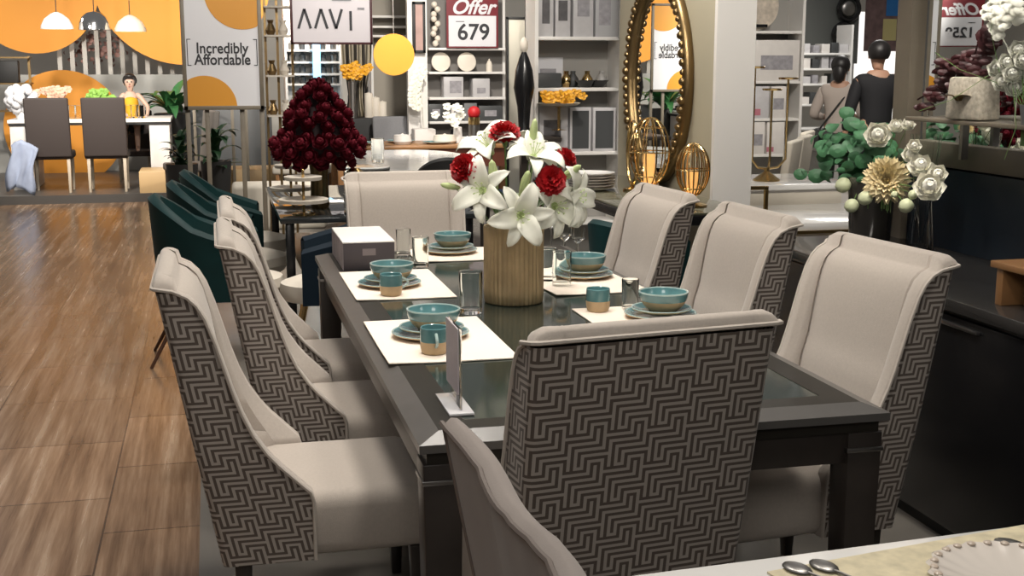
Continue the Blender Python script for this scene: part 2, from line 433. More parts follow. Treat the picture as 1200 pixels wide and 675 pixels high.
for s in (-1, 1):
    b.box((s * (ax - .045), 0, .66), (.03, 2 * ay - .1, .085), bev=.003)
    b.box((0, s * (ay - .045), .66), (2 * ax - .1, .03, .085), bev=.003)
b.box((0, 0, .745), (2 * ax - .24, 2 * ay - .24, .03))
b.build('apron', M['dkwood'], t)
for sx in (-1, 1):
    for sy in (-1, 1):
        b = MB(); b.box((sx * (ax - .058), sy * (ay - .062), .35), (.095, .095, .70), bev=.004, taper=(.8, .8))
        l = b.build('leg', M['dkwood'], t)
        b = MB(); b.box((sx * (ax - .058), sy * (ay - .062), .655), (.101, .101, .012), bev=.002); b.build('metal_band', M['steel'], l)

ZT = .7705
def placemat(x0, y0, x1, y1, label, rz=0, pts=None):
    b = MB(); mx, my = (x0 + x1) / 2, (y0 + y1) / 2
    n = 8
    def P(u, v, z):
        x = -(x1 - x0) / 2 + (x1 - x0) * u; y = -(y1 - y0) / 2 + (y1 - y0) * v
        curl = .004 * max(0, 1 - u * 3) * max(0, 1 - v * 3)
        return (x, y, z + curl)
    top = [[P(i / n, j / n, .0035) for i in range(n + 1)] for j in range(n + 1)]
    V = b.grid(top)
    bot = [[P(i / n, j / n, .0005) for i in range(n + 1)] for j in range(n + 1)]
    U = b.grid(bot, flip=True)
    for A, B_ in ((V[0], U[0]), (V[-1][::-1], U[-1][::-1]), ([r[0] for r in V][::-1], [r[0] for r in U][::-1]), ([r[-1] for r in V], [r[-1] for r in U])):
        for k in range(n): b.face([A[k], B_[k], B_[k + 1], A[k + 1]])
    o = b.build('placemat', M['mat']); o.location = (mx, my, ZT); o.rotation_euler = (0, 0, rz)
    tag(o, label, 'placemat', 'cream placemats on the laid table'); return o
placemat(.462, 3.435, .845, 4.05, 'cream placemat nearest us on the left of the laid table')
placemat(.482, 4.42, .85, 5.06, 'cream placemat on the left, just in front of the grey gift box')
placemat(.84, 5.245, 1.235, 5.62, 'cream placemat at the far head of the laid table')
placemat(1.195, 4.36, 1.57, 4.95, 'cream placemat on the right of the table behind the gold vase', .05)
placemat(1.195, 3.50, 1.575, 4.10, 'cream placemat on the near right, mostly hidden behind the near chair')

def plate(r, label=None, cat='plate', group=None, name='dinner_plate'):
    t = thing(name, label or '', 'plate', group=group)
    b = MB(); b.lathe([(0, .0), (r * .6, 0), (r * .66, .002), (r * .97, .013), (r, .017)], 40); b.build('underside', M['clay'], t)
    b = MB(); b.lathe([(r, .017), (r * .985, .0195), (r * .95, .0175)], 40); b.build('rim', M['tealrim'], t)
    b = MB(); b.lathe([(r * .95, .0175), (r * .72, .009), (r * .62, .006), (0, .006)], 40); b.build('glazed_top', M['teal'], t)
    return t
def bowl():
    t = thing('soup_bowl', '', 'bowl')
    b = MB(); b.lathe([(0, 0), (.042, 0), (.05, .003), (.068, .02), (.078, .036)], 36); b.build('clay_base', M['clay'], t)
    b = MB(); b.lathe([(.078, .036), (.083, .05), (.0845, .062)], 36); b.build('glazed_band', M['teal'], t)
    b = MB(); b.lathe([(.0845, .062), (.084, .066), (.080, .0665), (.078, .063)], 36); b.build('rim', M['tealrim'], t)
    b = MB(); b.lathe([(.078, .063), (.074, .04), (.06, .018), (.03, .008), (0, .007)], 36); b.build('glazed_inside', M['tealin'], t)
    return t
def mug():
    t = thing('coffee_mug', '', 'mug')
    b = MB(); b.lathe([(0, 0), (.033, 0), (.037, .004), (.041, .02), (.042, .038)], 32); b.build('clay_base', M['clay'], t)
    b = MB(); b.lathe([(.042, .038), (.042, .06), (.041, .078)], 32); b.build('glazed_band', M['teal'], t)
    b = MB(); b.lathe([(.041, .078), (.0395, .0805), (.0375, .078), (.0375, .02), (0, .012)], 32); b.build('glazed_inside', M['tealin'], t)
    b = MB(); pts = [(.040 + .024 * math.sin(PI * k / 10), 0, .065 - .038 * k / 10 * 1.0) for k in range(11)]
    b.tube([(p[0], p[1], p[2]) for p in pts], .0048, 8); b.build('handle', M['tealrim'], t)
    return t
def glass(r=.033, h=.115, taper=.9):
    t = thing('glass_tumbler', '', 'glass')
    b = MB(); b.lathe([(0, 0), (r * taper, 0), (r * taper + .001, .004), (r, h), (r - .0015, h + .001), (r - .003, h - .001), (r * taper - .0015, .014), (0, .012)], 32)
    b.build('tumbler_body', M['glass'], t, sharp=50)
    b = MB(); b.tube([(math.cos(2 * PI * k / 32) * (r - .0012), math.sin(2 * PI * k / 32) * (r - .0012), h) for k in range(32)], .0014, 6, closed=True)
    b.build('rim', M['glass'], t)
    return t
GP = 'teal glazed plates on the laid table'; GB = 'teal and clay bowls on the laid table'; GM = 'two-tone mugs on the laid table'; GG = 'clear tumblers on the laid table'
p0 = plate(.122); s0 = plate(.102); s0.name = 'salad_plate'; b0 = bowl(); m0 = mug(); g0 = glass()
places = [('nearest left placemat', .640, 3.775, 4), ('left placemat by the gift box', .640, 4.70, 4), ('far head placemat', 1.025, 5.48, 4), ('right placemat behind the vase', 1.42, 4.72, 4), ('near right placemat', 1.445, 3.89, 4)]
for i, (w, x, y, _) in enumerate(places):
    z = ZT + .0035
    L1, L2, L3 = 'large teal dinner plate, lowest of the stack on the %s' % w, 'smaller teal plate between bowl and dinner plate, %s' % w, 'teal and clay bowl on top of the plates, %s' % w
    for k, (proto, lab, gr, dz, dx) in enumerate(((p0, L1, GP, 0, 0), (s0, L2, GP, .0165, .004), (b0, L3, GB, .0235, .010))):
        if i == 0: o = proto; o.location = (x + dx, y, z + dz); o['label'] = lab; o['group'] = gr
        else: dup(proto, (x + dx, y, z + dz), 0, lab, gr)
for i, (x, y, a, lab) in enumerate([(.612, 3.545, -1.6, 'two-tone mug with handle towards us on the nearest left placemat'), (.618, 4.50, .05, 'teal mug on clay base, handle right, before the left bowl by the gift box'),
                                    (1.272, 4.04, 1.5, 'teal-topped mug on the right, just behind the near head chair')]):
    if i == 0: m0.location = (x, y, ZT + .0035); m0.rotation_euler = (0, 0, a); m0['label'] = lab; m0['group'] = GM
    else: dup(m0, (x, y, ZT + .0035), a, lab, GM)
for i, (x, y, s, lab) in enumerate([(.81, 5.47, 1.0, 'clear tumbler beside the gift box, in front of the far chair'), (.832, 5.13, 1.08, 'clear tumbler between the two far bowls'), (.842, 4.13, 1.25, 'tall clear tumbler left of the gold vase, above the nearest bowl'),
                                    (1.285, 4.55, 1.15, 'clear tumbler right of the gold vase, front of two'), (1.262, 4.68, 1.1, 'clear tumbler just right of the gold vase, rear of two'), (1.392, 4.05, .92, 'short clear tumbler between mug and bowl on the near right')]):
    z = ZT + (.0035 if i not in (2,) else .0)
    if i == 0: g0.location = (x, y, z); g0['label'] = lab; g0['group'] = GG
    else: dup(g0, (x, y, z), 0, lab, GG, scale=s)
# gift box
t = thing('gift_box', 'grey gift box with white lid on the far left corner of the table', 'box', (.613, 5.35, ZT))
b = MB(); b.box((0, 0, .057), (.213, .48, .114), bev=.002); b.build('carton', mat('grey_carton', (.055, .046, .052), .6), t)
b = MB(); b.box((0, 0, .1165), (.217, .484, .006), bev=.002); b.build('lid', M['white'], t)
b = MB(); b.box((-.1075, 0, .057), (.002, .476, .11)); b.build('side_print', mat('carton_print', (.30, .26, .27), .6, noise=(14, .5)), t)
b = MB(); b.box((.0, -.2412, .075), (.055, .002, .028)); b.build('label_patch', mat('grey_patch', (.19, .165, .17), .6), t)
# acrylic menu holder
t = thing('menu_stand', 'clear acrylic menu holder with printed card on near corner of table', 'menu holder', (.565, 2.985, ZT))
b = MB(); b.box((0, 0, .003), (.062, .20, .006), bev=.001); b.build('foot', mat('white_acrylic', (.75, .74, .76), .15, coat=.4), t)
b = MB(); b.box((.004, .006, .108), (.003, .165, .205), bev=.001); b.build('acrylic_sleeve', M['acrylic'], t)
b = MB(); b.box((-.003, .006, .128), (.003, .156, .165)); b.build('menu_card', mat('mauve_card', (.50, .45, .48), .5, noise=(40, .12)), t)

# vase and flowers
t = thing('flower_vase', 'ribbed gold cylinder vase holding lilies in the middle of the table', 'vase', (1.035, 4.30, ZT))
M['ribgold'] = mat('ribbed_gold', (.50, .38, .22), .40, metal=.6, noise=(14, .35))
b = MB(); b.lathe([(0, 0), (.100, 0), (.104, .004), (.106, .04), (.106, .24), (.107, .272), (.105, .276), (.098, .274), (.096, .20), (.094, .03), (0, .02)], 240, rib=(38, .022)); b.build('vase_body', M['ribgold'], t, sharp=70)
VC = Vector((1.035, 4.30, ZT))
def petal_rows(length, width, curl, cup=.3, lift=.9, n=9, base=.15, wav=0):
    rows = []; x = z = 0; ang = lift; seg = length / (n - 1)
    pts = [(0, 0, ang)]
    for i in range(1, n):
        ang = lift - curl * (i / (n - 1)) ** 1.6
        x += seg * math.cos(ang); z += seg * math.sin(ang); pts.append((x, z, ang))
    for i, (x, z, a) in enumerate(pts):
        q = i / (n - 1)
        w = width * max(.02, (math.sin(PI * min(1, base + q * (1 - base))) ** .75))
        row = []
        for j in (-1, -.5, 0, .5, 1):
            lift_ = cup * w * (abs(j) ** 1.6) + wav * math.sin(q * 14 + j * 3) * abs(j)
            row.append((x - math.sin(a) * lift_, j * w, z + math.cos(a) * lift_))
        rows.append(row)
    return rows
def rot_rows(rows, az, off=(0, 0, 0)):
    c, s = math.cos(az), math.sin(az)
    return [[(p[0] * c - p[1] * s + off[0], p[0] * s + p[1] * c + off[1], p[2] + off[2]) for p in r] for r in rows]
def lily_proto():
    t = thing('lily', '', 'flower')
    b = MB()
    for k in range(6):
        in_ = k % 2
        b.grid(rot_rows(petal_rows(.150 if in_ else .142, .036 if in_ else .026, 1.55 + .12 * k % .3, .35, 1.0 if in_ else .92, wav=.0015), k * PI / 3 + .1 * math.sin(k * 2.3)))
    o = b.build('petals', M['lily'], t, sharp=None)
    sm = o.modifiers.new('solid', 'SOLIDIFY'); sm.thickness = .0016
    b = MB(); b.lathe([(0, -.02), (.008, -.015), (.013, .0), (.016, .016), (.013, .02), (0, .008)], 12); b.build('throat', M['lilygreen'], t)
    b = MB()
    for k in range(6):
        a = k * PI / 3 + .4; b.tube([(0, 0, 0), (.008 * math.cos(a), .008 * math.sin(a), .035), (.022 * math.cos(a), .022 * math.sin(a), .065)], .001, 5)
        b.ball((.022 * math.cos(a), .022 * math.sin(a), .066), .0035, 6, 4, sc=(1.6, .8, .8))
    b.tube([(0, 0, 0), (0, 0, .075)], .0014, 5); b.ball((0, 0, .076), .004, 6, 4)
    b.build('stamens', M['lilygreen'], t)
    return t
def dir_rot(d, roll=0):
    return (Vector(d).to_track_quat('Z', 'Y').to_matrix() @ Matrix.Rotation(roll, 3, 'Z')).to_euler()
def stem_to(o, p, mouth, r=.003, m=None, name='stem'):
    """a stem from the bloom down into the vase, in the bloom's own coordinates"""
    Mi = (Matrix.Translation(o.location) @ o.rotation_euler.to_matrix().to_4x4() @ Matrix.Diagonal((*o.scale, 1))).inverted()
    p = Vector(p); mo = Vector(mouth); mid = (p + mo) / 2 + Vector((0, 0, .02)); low = Vector((VC.x + (mo.x - VC.x) * .5, VC.y + (mo.y - VC.y) * .5, mo.z - .15))
    b = MB(); b.tube([Mi @ q for q in (p, mid, mo, low)], r, 6); return b.build(name, m or M['stem'], o)
lil = lily_proto()
LP = [((1.075, 4.19, 1.285), (.10, -.55, .85), .2, 'white lily wide open at the top of the bouquet'),
      ((.90, 4.17, 1.185), (-.55, -.85, .25), .6, 'white lily at the left of the bouquet below the red carnation'),
      ((1.015, 4.13, 1.105), (-.05, -1, .02), .1, 'white lily hanging lowest over the front of the gold vase'),
      ((1.205, 4.20, 1.155), (.75, -.75, .10), .9, 'white lily at the right edge of the bouquet'),
      ((.945, 4.27, 1.315), (-.6, -.35, .9), .4, 'white lily at the upper left of the bouquet'),
      ((1.14, 4.17, 1.13), (.35, -1, -.05), .5, 'white lily under the red carnation, right of the lowest lily'),
      ((1.13, 4.38, 1.27), (.5, .5, .8), .2, 'white lily at the back of the bouquet')]
for i, (p, d, roll, lab) in enumerate(LP):
    sc = .98
    o = lil if i == 0 else dup(lil)
    pass
    o.location = p; o.rotation_euler = dir_rot(d, roll); o.scale = (sc,) * 3; o['label'] = lab; o['group'] = 'lilies in the gold vase'
lilies = [o for o in bpy.data.objects if o.name.startswith('lily') and o.parent is None]
for o in lilies:
    a = math.atan2(o.location.y - VC.y, o.location.x - VC.x)
    stem_to(o, o.location, (VC.x + .06 * math.cos(a), VC.y + .06 * math.sin(a), VC.z + .27))
def carnation(R=.05):
    t = thing('carnation', '', 'flower'); b = MB(); rr = random.Random(3)
    for ring_, (n, el, L_) in enumerate([(9, -.1, R), (9, .25, R * .98), (8, .6, R * .92), (6, .95, R * .85), (4, 1.25, R * .75)]):
        for k in range(n):
            az = 2 * PI * k / n + ring_ * .4 + rr.uniform(-.15, .15); e = el + rr.uniform(-.1, .1)
            rows = []
            for i in range(5):
                q = i / 4; w = L_ * .52 * q ** .7; row = []
                for j in range(7):
                    s_ = j / 3 - 1
                    ruf = (.10 * L_ * math.sin(s_ * 9 + az * 3)) * q ** 2
                    rad = L_ * q * (1 - .06 * abs(s_) + .05 * math.sin(s_ * 14) * q)
                    x = rad * math.cos(e) - ruf * math.sin(e); z = rad * math.sin(e) + ruf * math.cos(e); y = s_ * w
                    row.append((x * math.cos(az) - y * math.sin(az), x * math.sin(az) + y * math.cos(az), z))
                rows.append(row)
            b.grid(rows)
    b.ball((0, 0, 0), R * .45, 10, 6)
    b.build('ruffled_petals', M['red'], t, sharp=None, fix=False)
    b = MB(); b.lathe([(0, -.045), (.007, -.043), (.011, -.02), (.012, -.005)], 10); b.build('calyx', M['stem'], t)
    return t
car = carnation()
CP = [((.99, 4.25, 1.375), (-.1, -.3, 1), 1.08, 'red carnation at the very top of the lily bouquet'), ((.835, 4.19, 1.262), (-.8, -.6, .3), 1.05, 'red carnation at the far left of the lily bouquet'),
      ((1.122, 4.115, 1.222), (.15, -1, .3), 1.05, 'red carnation at the centre right of the bouquet between lilies'), ((1.218, 4.27, 1.283), (.7, -.4, .6), .85, 'small red carnation on the right behind the lilies')]
for i, (p, d, s_, lab) in enumerate(CP):
    o = car if i == 0 else dup(car)
    o.location = p; o.rotation_euler = dir_rot(d, i); o.scale = (s_,) * 3; o['label'] = lab; o['group'] = 'red carnations in the lily bouquet'
for o in [o for o in bpy.data.objects if o.name.startswith('carnation') and o.parent is None]:
    a = math.atan2(o.location.y - VC.y, o.location.x - VC.x)
    stem_to(o, o.location, (VC.x + .045 * math.cos(a), VC.y + .045 * math.sin(a), VC.z + .27))
# closed buds
def bud():
    t = thing('lily_bud', '', 'flower bud'); b = MB(); b.lathe([(0, -.035), (.007, -.03), (.012, -.005), (.013, .02), (.008, .045), (0, .055)], 10); b.build('bud_petals', M['lilygreen'], t); return t
bd = bud()
for i, (p, d, s_, lab) in enumerate([((1.085, 4.22, 1.37), (.1, -.1, 1), 1.1, 'pale green lily bud upright at the top right of the bouquet'), ((.93, 4.15, 1.23), (-.2, -.3, 1), 1.3, 'pale green lily bud at the left centre of the bouquet'),
                                     ((1.20, 4.18, 1.235), (.5, -.6, .5), 1.2, 'pale green lily bud at the right centre of the bouquet'), ((1.03, 4.13, 1.20), (.1, -.5, .8), 1.3, 'green lily bud at the middle of the bouquet'), ((.795, 4.2, 1.20), (-.9, -.3, .2), .9, 'small greenish bud at the far left edge of the bouquet')]):
    o = bd if i == 0 else dup(bd)
    o.location = p; o.rotation_euler = dir_rot(d, i); o.scale = (s_,) * 3; o['label'] = lab; o['group'] = 'buds in the lily bouquet'
for o in [o for o in bpy.data.objects if o.name.startswith('lily_bud') and o.parent is None]:
    stem_to(o, o.location, (VC.x + (o.location.x - VC.x) * .3, VC.y + (o.location.y - VC.y) * .3, VC.z + .27), .002)
# leaves low in the bouquet
b = MB(); rr = random.Random(5)
for k in range(26):
    az = rr.uniform(0, 2 * PI); rows = petal_rows(rr.uniform(.09, .16), .013, rr.uniform(.4, 1.2), .3, rr.uniform(.7, 1.4), n=7)
    b.grid(rot_rows(rows, az, (.05 * math.cos(az), .05 * math.sin(az), .25 + rr.uniform(0, .09))))
o = b.build('lily_foliage', mat('dull_green_leaf', (.16, .22, .12), .5, noise=(20, .3)), None, sharp=None); o.location = VC
tag(o, 'narrow green leaves filling the lily bouquet above the gold vase', 'leaves', kind='stuff')

# ------------------------------------------------------------------ white table in the foreground
t = thing('dining_table', 'white table at the bottom right corner of the photo', 'table', (1.45, 1.45, 0), .065)
b = MB(); b.box((0, 0, .735), (1.55, 1.0, .05), bev=.004); b.build('tabletop', M['whitegloss'], t)
for sx in (-1, 1):
    for sy in (-1, 1):
        b = MB(); b.box((sx * .62, sy * .40, .355), (.07, .07, .71), bev=.004); b.build('leg', M['white'], t)
# ------------------------------------------------------------------ a point of the place from its bearing and its distance down the shop
_F = 1460.; _P = math.radians(10.2686); _Yw = math.radians(13.4554)
_f = Vector((math.sin(_Yw) * math.cos(_P), math.cos(_Yw) * math.cos(_P), -math.sin(_P))); _r = Vector((math.cos(_Yw), -math.sin(_Yw), 0)); _u = _r.cross(_f)
def at(px, py, Y):
    d = _f + _r * ((px - 600) / _F) - _u * ((py - 337.5) / _F); return Vector((0, 0, 1.62)) + d * (Y / d.y)
def span(x0, y0, x1, y1, Y):
    """left, bottom, right, top in metres of a frontal rectangle standing at Y"""
    a = at(x0, y1, Y); c = at(x1, y0, Y); return a.x, a.z, c.x, c.z
def simple(name, label, cat, b, m, loc=(0, 0, 0), group=None, rz=0, sharp=35):
    o = b.build(name, m, None, sharp); o.location = loc; o.rotation_euler = (0, 0, rz); return tag(o, label, cat, group)
def text_mesh(name, s, size, m, parent, loc, rot=(PI / 2, 0, 0), align='CENTER', bold=0, shear=0, sx=1, extrude=.001):
    cu = bpy.data.curves.new(name, 'FONT'); cu.body = s; cu.size = size; cu.align_x = align; cu.align_y = 'CENTER'; cu.offset = bold; cu.shear = shear; cu.extrude = extrude
    to = bpy.data.objects.new(name + '_tmp', cu); COL.objects.link(to); bpy.context.view_layer.update()
    me = bpy.data.meshes.new_from_object(to); bpy.data.objects.remove(to); bpy.data.curves.remove(cu)
    me.materials.clear(); me.materials.append(m)
    o = bpy.data.objects.new(name, me); COL.objects.link(o); o.parent = parent; o.location = loc; o.rotation_euler = rot; o.scale = (sx, 1, 1); return o

# ------------------------------------------------------------------ walls
M['wallgrey'] = mat('warm_grey_wall', (.52, .50, .46), .7, noise=(2, .08)); M['walldark'] = mat('charcoal_wall', (.10, .10, .10), .7)
M['beige'] = mat('olive_beige_wall', (.42, .38, .28), .7, noise=(3, .06)); M['navy'] = mat('navy_wall', (.008, .017, .030), .45)
M['shelfwhite'] = mat('shelf_white', (.74, .72, .69), .5); M['slate'] = mat('slate_box', (.16, .165, .17), .55); M['boxgrey'] = mat('pale_box', (.50, .49, .50), .55, noise=(9, .18))
M['boxwhite'] = mat('white_box', (.66, .63, .60), .5, noise=(12, .10)); M['boxdark'] = mat('dark_box', (.05, .053, .055), .5)
def wall(name, x0, y0, x1, y1, z0, z1, m):
    b = MB(); b.box(((x0 + x1) / 2, (y0 + y1) / 2, (z0 + z1) / 2), (x1 - x0, y1 - y0, z1 - z0)); return struct(b.build(name, m))
wall('wall_back', -9, 21.9, 11, 22.1, 0, 4, M['wallgrey'])
wall('wall_left', -9.1, -4, -8.9, 22, 0, 4, M['wallgrey'])
wall('wall_right', 10.9, -4, 11.1, 22, 0, 4, M['wallgrey'])
wall('wall_front', -9, -4.1, 11, -3.9, 0, 4, M['walldark'])
wall('wall_pillar', 2.96, 7.12, 3.17, 8.95, 0, 3.6, M['beige'])
wall('trim_pillar_face', 2.95, 7.08, 3.20, 7.12, 0, 3.6, M['shelfwhite'])
wall('wall_sideboard_niche', 2.98, -2, 3.2, 4.93, 0, 1.18, M['navy'])
wall('wall_mirror_backing', 3.02, -2, 3.2, 4.93, 1.18, 3.6, M['walldark'])
wall('trim_mirror_post', 2.95, 4.93, 3.2, 5.05, 0, 3.6, M['greywood'])
wall('trim_platform', -8, 15.25, -.45, 19.5, 0, .10, mat('platform_dark', (.07, .065, .06), .4))

# ------------------------------------------------------------------ big framed mirror over the sideboard
t = thing('wall_mirror', 'large mirror in grey wooden frame on the wall above the black sideboard', 'mirror', (2.985, 2.28, 1.19))
b = MB(); b.box((.02, 0, 1.10), (.012, 5.2, 2.0)); b.build('mirror_glass', M['mirror'], t)
b = MB(); b.box((.0, 0, .05), (.05, 5.22, .10), bev=.006); b.box((.0, 0, 2.12), (.05, 5.22, .10), bev=.006); b.box((0, -2.6, 1.1), (.05, .1, 2.1), bev=.006); b.build('frame', M['greywood'], t)

# ------------------------------------------------------------------ black sideboard
t = thing('sideboard', 'long black lacquered sideboard against the navy wall on the right', 'sideboard', (2.66, 2.55, 0))
b = MB(); b.box((0, 0, .83), (.63, 5.1, .04), bev=.004); b.build('worktop', mat('worktop_dark', (.035, .033, .032), .16), t)
b = MB(); b.box((.01, 0, .43), (.57, 5.02, .76), bev=.003); b.build('body', M['black'], t)
b = MB(); b.box((.01, 0, .03), (.52, 4.9, .06)); b.build('plinth', M['matblack'], t)
for k in range(5):
    b = MB(); b.box((-.285, 2.0 - k * 1.0, .43), (.02, .985, .72), bev=.003); d = b.build('door', M['black'], t)
    b = MB(); b.box((-.303, 2.0 - k * 1.0 , .765), (.016, .22, .012), bev=.002); b.build('handle', M['steel'], d)
# wooden riser with crockery at the right edge
t = thing('serving_riser', 'low warm wooden riser standing on the sideboard at the right edge', 'riser', (2.56, 3.28, .85))
b = MB(); b.box((0, 0, .13), (.26, .46, .022), bev=.003); b.build('top', M['wood'], t)
for y in (-.19, .19):
    b = MB(); b.box((0, y, .06), (.24, .035, .12), bev=.003); b.build('leg', M['wood'], t)
t = thing('plate', 'white plate with dark stripe on the wooden riser', 'plate', (2.56, 3.22, .992))
b = MB(); b.lathe([(0, 0), (.07, 0), (.115, .012), (.12, .015), (.115, .015), (.07, .005), (0, .004)], 32); b.build('plate_body', M['whitegloss'], t)
b = MB(); b.lathe([(.085, .0095), (.098, .0125)], 32); b.build('stripe', M['ink'], t)
for i, (x, y, s, lab) in enumerate([(2.50, 3.38, .8, 'small clear glass behind the leg of the wooden riser')]):
    dup(g0, (x, y, .85), 0, lab, 'clear glass on the sideboard', scale=s)

# ------------------------------------------------------------------ flower arrangement on the sideboard
t = thing('flower_vase', 'dark tapered glass vase on the sideboard holding cream and white flowers', 'vase', (2.80, 4.93, .85))
b = MB(); b.lathe([(0, 0), (.085, 0), (.09, .01), (.10, .20), (.112, .28), (.106, .28), (.09, .18), (.08, .02), (0, .015)], 32)
b.build('vase_body', mat('smoked_glass', (.05, .045, .04), .08, coat=.6, spec=.8), t)
AC = Vector((2.80, 4.93, 1.13))
def stem_between(o, base, r=.0025):
    Mi = (Matrix.Translation(o.location) @ o.rotation_euler.to_matrix().to_4x4() @ Matrix.Diagonal((*o.scale, 1))).inverted()
    p = o.location; mo = Vector(base); b = MB(); b.tube([Mi @ q for q in (p, (p * .45 + mo * .55), mo, mo - Vector((0, 0, .12)))], r, 5); return b.build('stem', M['stem'], o)
def dahlia(R=.085, m='dahlia'):
    t = thing('dahlia', '', 'flower'); b = MB(); rr = random.Random(9)
    for rg, (n, el, L_) in enumerate([(16, -.3, 1), (16, -.05, 1), (15, .2, .97), (14, .45, .92), (12, .7, .82), (9, .95, .7), (7, 1.2, .5)]):
        for k in range(n):
            rows = petal_rows(R * L_, R * .21, -.35, .5, el, n=5, base=.25); b.grid(rot_rows(rows, 2 * PI * k / n + rg * .5))
    b.build('petals', M[m], t, sharp=None, fix=False); return t
def peony(m, R=.05):
    t = thing('peony', '', 'flower'); b = MB(); rr = random.Random(4)
    for rg, (n, e0) in enumerate([(6, .15), (6, .5), (5, .85), (4, 1.15)]):
        for k in range(n):
            rows = petal_rows(R * 1.35, R * .55, -1.5 - rg * .2, .45, e0 - .4, n=6, base=.2); b.grid(rot_rows(rows, 2 * PI * k / n + rg * .7))
    b.ball((0, 0, R * .25), R * .42, 10, 6); b.build('petals', m, t, sharp=None, fix=False); return t
M['peonywhite'] = mat('ivory_petal', (.88, .86, .76), .55); M['ranunc'] = mat('pale_green_white_bloom', (.58, .62, .40), .55, noise=(30, .2))
dh = dahlia(.105); dh.location = (2.735, 4.70, 1.135); dh.rotation_euler = dir_rot((-.55, -.85, .15)); dh['label'] = 'large cream yellow dahlia facing us in the sideboard arrangement'; stem_between(dh, (2.79, 4.9, 1.12))
dd = dup(dh); dd.location = (2.80, 4.86, 1.335); dd.scale = (.36,) * 3; dd.rotation_euler = dir_rot((0, -.3, 1)); dd['label'] = 'small yellow green spiky bloom at the top of the sideboard arrangement'
pe = peony(M['peonywhite'])
for i, (px, py, X, s_, lab) in enumerate([(1028, 160, 2.74, 1.15, 'largest white peony at the top centre of the sideboard arrangement'), (1088, 222, 2.72, 1.25, 'cream white bloom at the right side of the sideboard arrangement'), (1064, 148, 2.80, .6, 'small white bloom at the upper right of the sideboard arrangement'),
                                  (1071, 172, 2.76, .6, 'small white bud above the right of the dahlia'), (988, 170, 2.8, .6, 'white bloom on the left among the green leaves'), (1078, 198, 2.78, 1.1, 'pale bloom right of the big dahlia'), (1098, 205, 2.76, .8, 'pale bloom at the far right edge of the sideboard arrangement'), (1066, 183, 2.76, .7, 'white bloom between the dahlia and the right edge, upper one'), (1050, 150, 2.8, .7, 'white bloom behind the largest peony')]):
    o = pe if i == 0 else dup(pe); d = _f + _r * ((px - 600) / _F) - _u * ((py - 337.5) / _F); o.location = Vector((0, 0, 1.62)) + d * (X / d.x)
    o.rotation_euler = dir_rot((-.4, -.8, .3 + .2 * (i % 3))); o.scale = (s_,) * 3; o['label'] = lab; o['group'] = 'white blooms in the sideboard arrangement'
for o in [o for o in bpy.data.objects if o.name.startswith('peony') and o.parent is None]: stem_between(o, (2.80 + (o.location.x - 2.8) * .3, 4.93 + (o.location.y - 4.93) * .3, 1.12))
def pom():
    t = thing('ranunculus', '', 'flower'); b = MB(); b.ball((0, 0, 0), .028, 14, 9)
    for v in b.bm.verts: v.co *= 1 + .07 * math.sin(v.co.x * 300) * math.sin(v.co.z * 260)
    b.build('bloom', M['ranunc'], t, sharp=None); return t
pm = pom()
for i, (px, py, X, s_, lab) in enumerate([(988, 217, 2.66, 1.2, 'round pale green bloom left of the dahlia, upper one'), (1014, 232, 2.66, 1.1, 'round pale green bloom just below left of the dahlia'), (998, 241, 2.68, 1.1, 'lowest round green bloom over the vase rim'), (1062, 241, 2.68, 1.05, 'round pale bloom below right of the dahlia'), (1070, 228, 2.7, .7, 'small round bloom right of the dahlia'), (1048, 228, 2.70, .5, 'tiny round bloom under the dahlia')]):
    o = pm if i == 0 else dup(pm); d = _f + _r * ((px - 600) / _F) - _u * ((py - 337.5) / _F); o.location = Vector((0, 0, 1.62)) + d * (X / d.x)
    o.scale = (s_,) * 3; o['label'] = lab; o['group'] = 'round green-white blooms in the sideboard arrangement'
for o in [o for o in bpy.data.objects if o.name.startswith('ranunculus') and o.parent is None]: stem_between(o, (2.80 + (o.location.x - 2.8) * .5, 4.93 + (o.location.y - 4.93) * .5, 1.12), .002)
def leaf_disc(b, c, r, n_, roll=0, asp=1.0):
    q = Vector(n_).to_track_quat('Z', 'Y').to_matrix(); rows = []
    for i in range(4):
        rr_ = r * i / 3; rows.append([Vector(c) + q @ Vector((rr_ * math.cos(a), rr_ * asp * math.sin(a), .25 * rr_ * rr_ / r * math.cos(2 * a))) for a in [2 * PI * k / 10 + roll for k in range(10)]])
    b.grid(rows[1:], close=True); V = [b.v(p) for p in rows[1]]; b.face(V)
def leafy(name, label, cat, C, ext, n, r, m, seed, outward=True, kind='stuff', stems=8):
    rr = random.Random(seed); b = MB()
    for k in range(n):
        d = Vector((rr.gauss(0, 1), rr.gauss(0, 1), rr.gauss(0, .8))); d.normalize(); d *= rr.uniform(.45, 1)
        p = Vector(C) + Vector((d.x * ext[0], d.y * ext[1], d.z * ext[2]))
        nn = Vector((d.x + rr.uniform(-.5, .5), d.y + rr.uniform(-.5, .5) - .4, d.z + rr.uniform(0, .7)))
        leaf_disc(b, p, r * rr.uniform(.6, 1.25), nn, rr.uniform(0, 6), rr.uniform(.6, .95))
    return simple(name, label, cat, b, m, sharp=None) if kind is None else tag(simple(name, label, cat, b, m, sharp=None), label, cat, None, kind)
leafy('eucalyptus_leaves', 'round green eucalyptus leaves filling the sideboard flower arrangement', 'leaves', (2.79, 5.02, 1.23), (.21, .28, .17), 120, .034, M['euc'], 2)
b = MB()
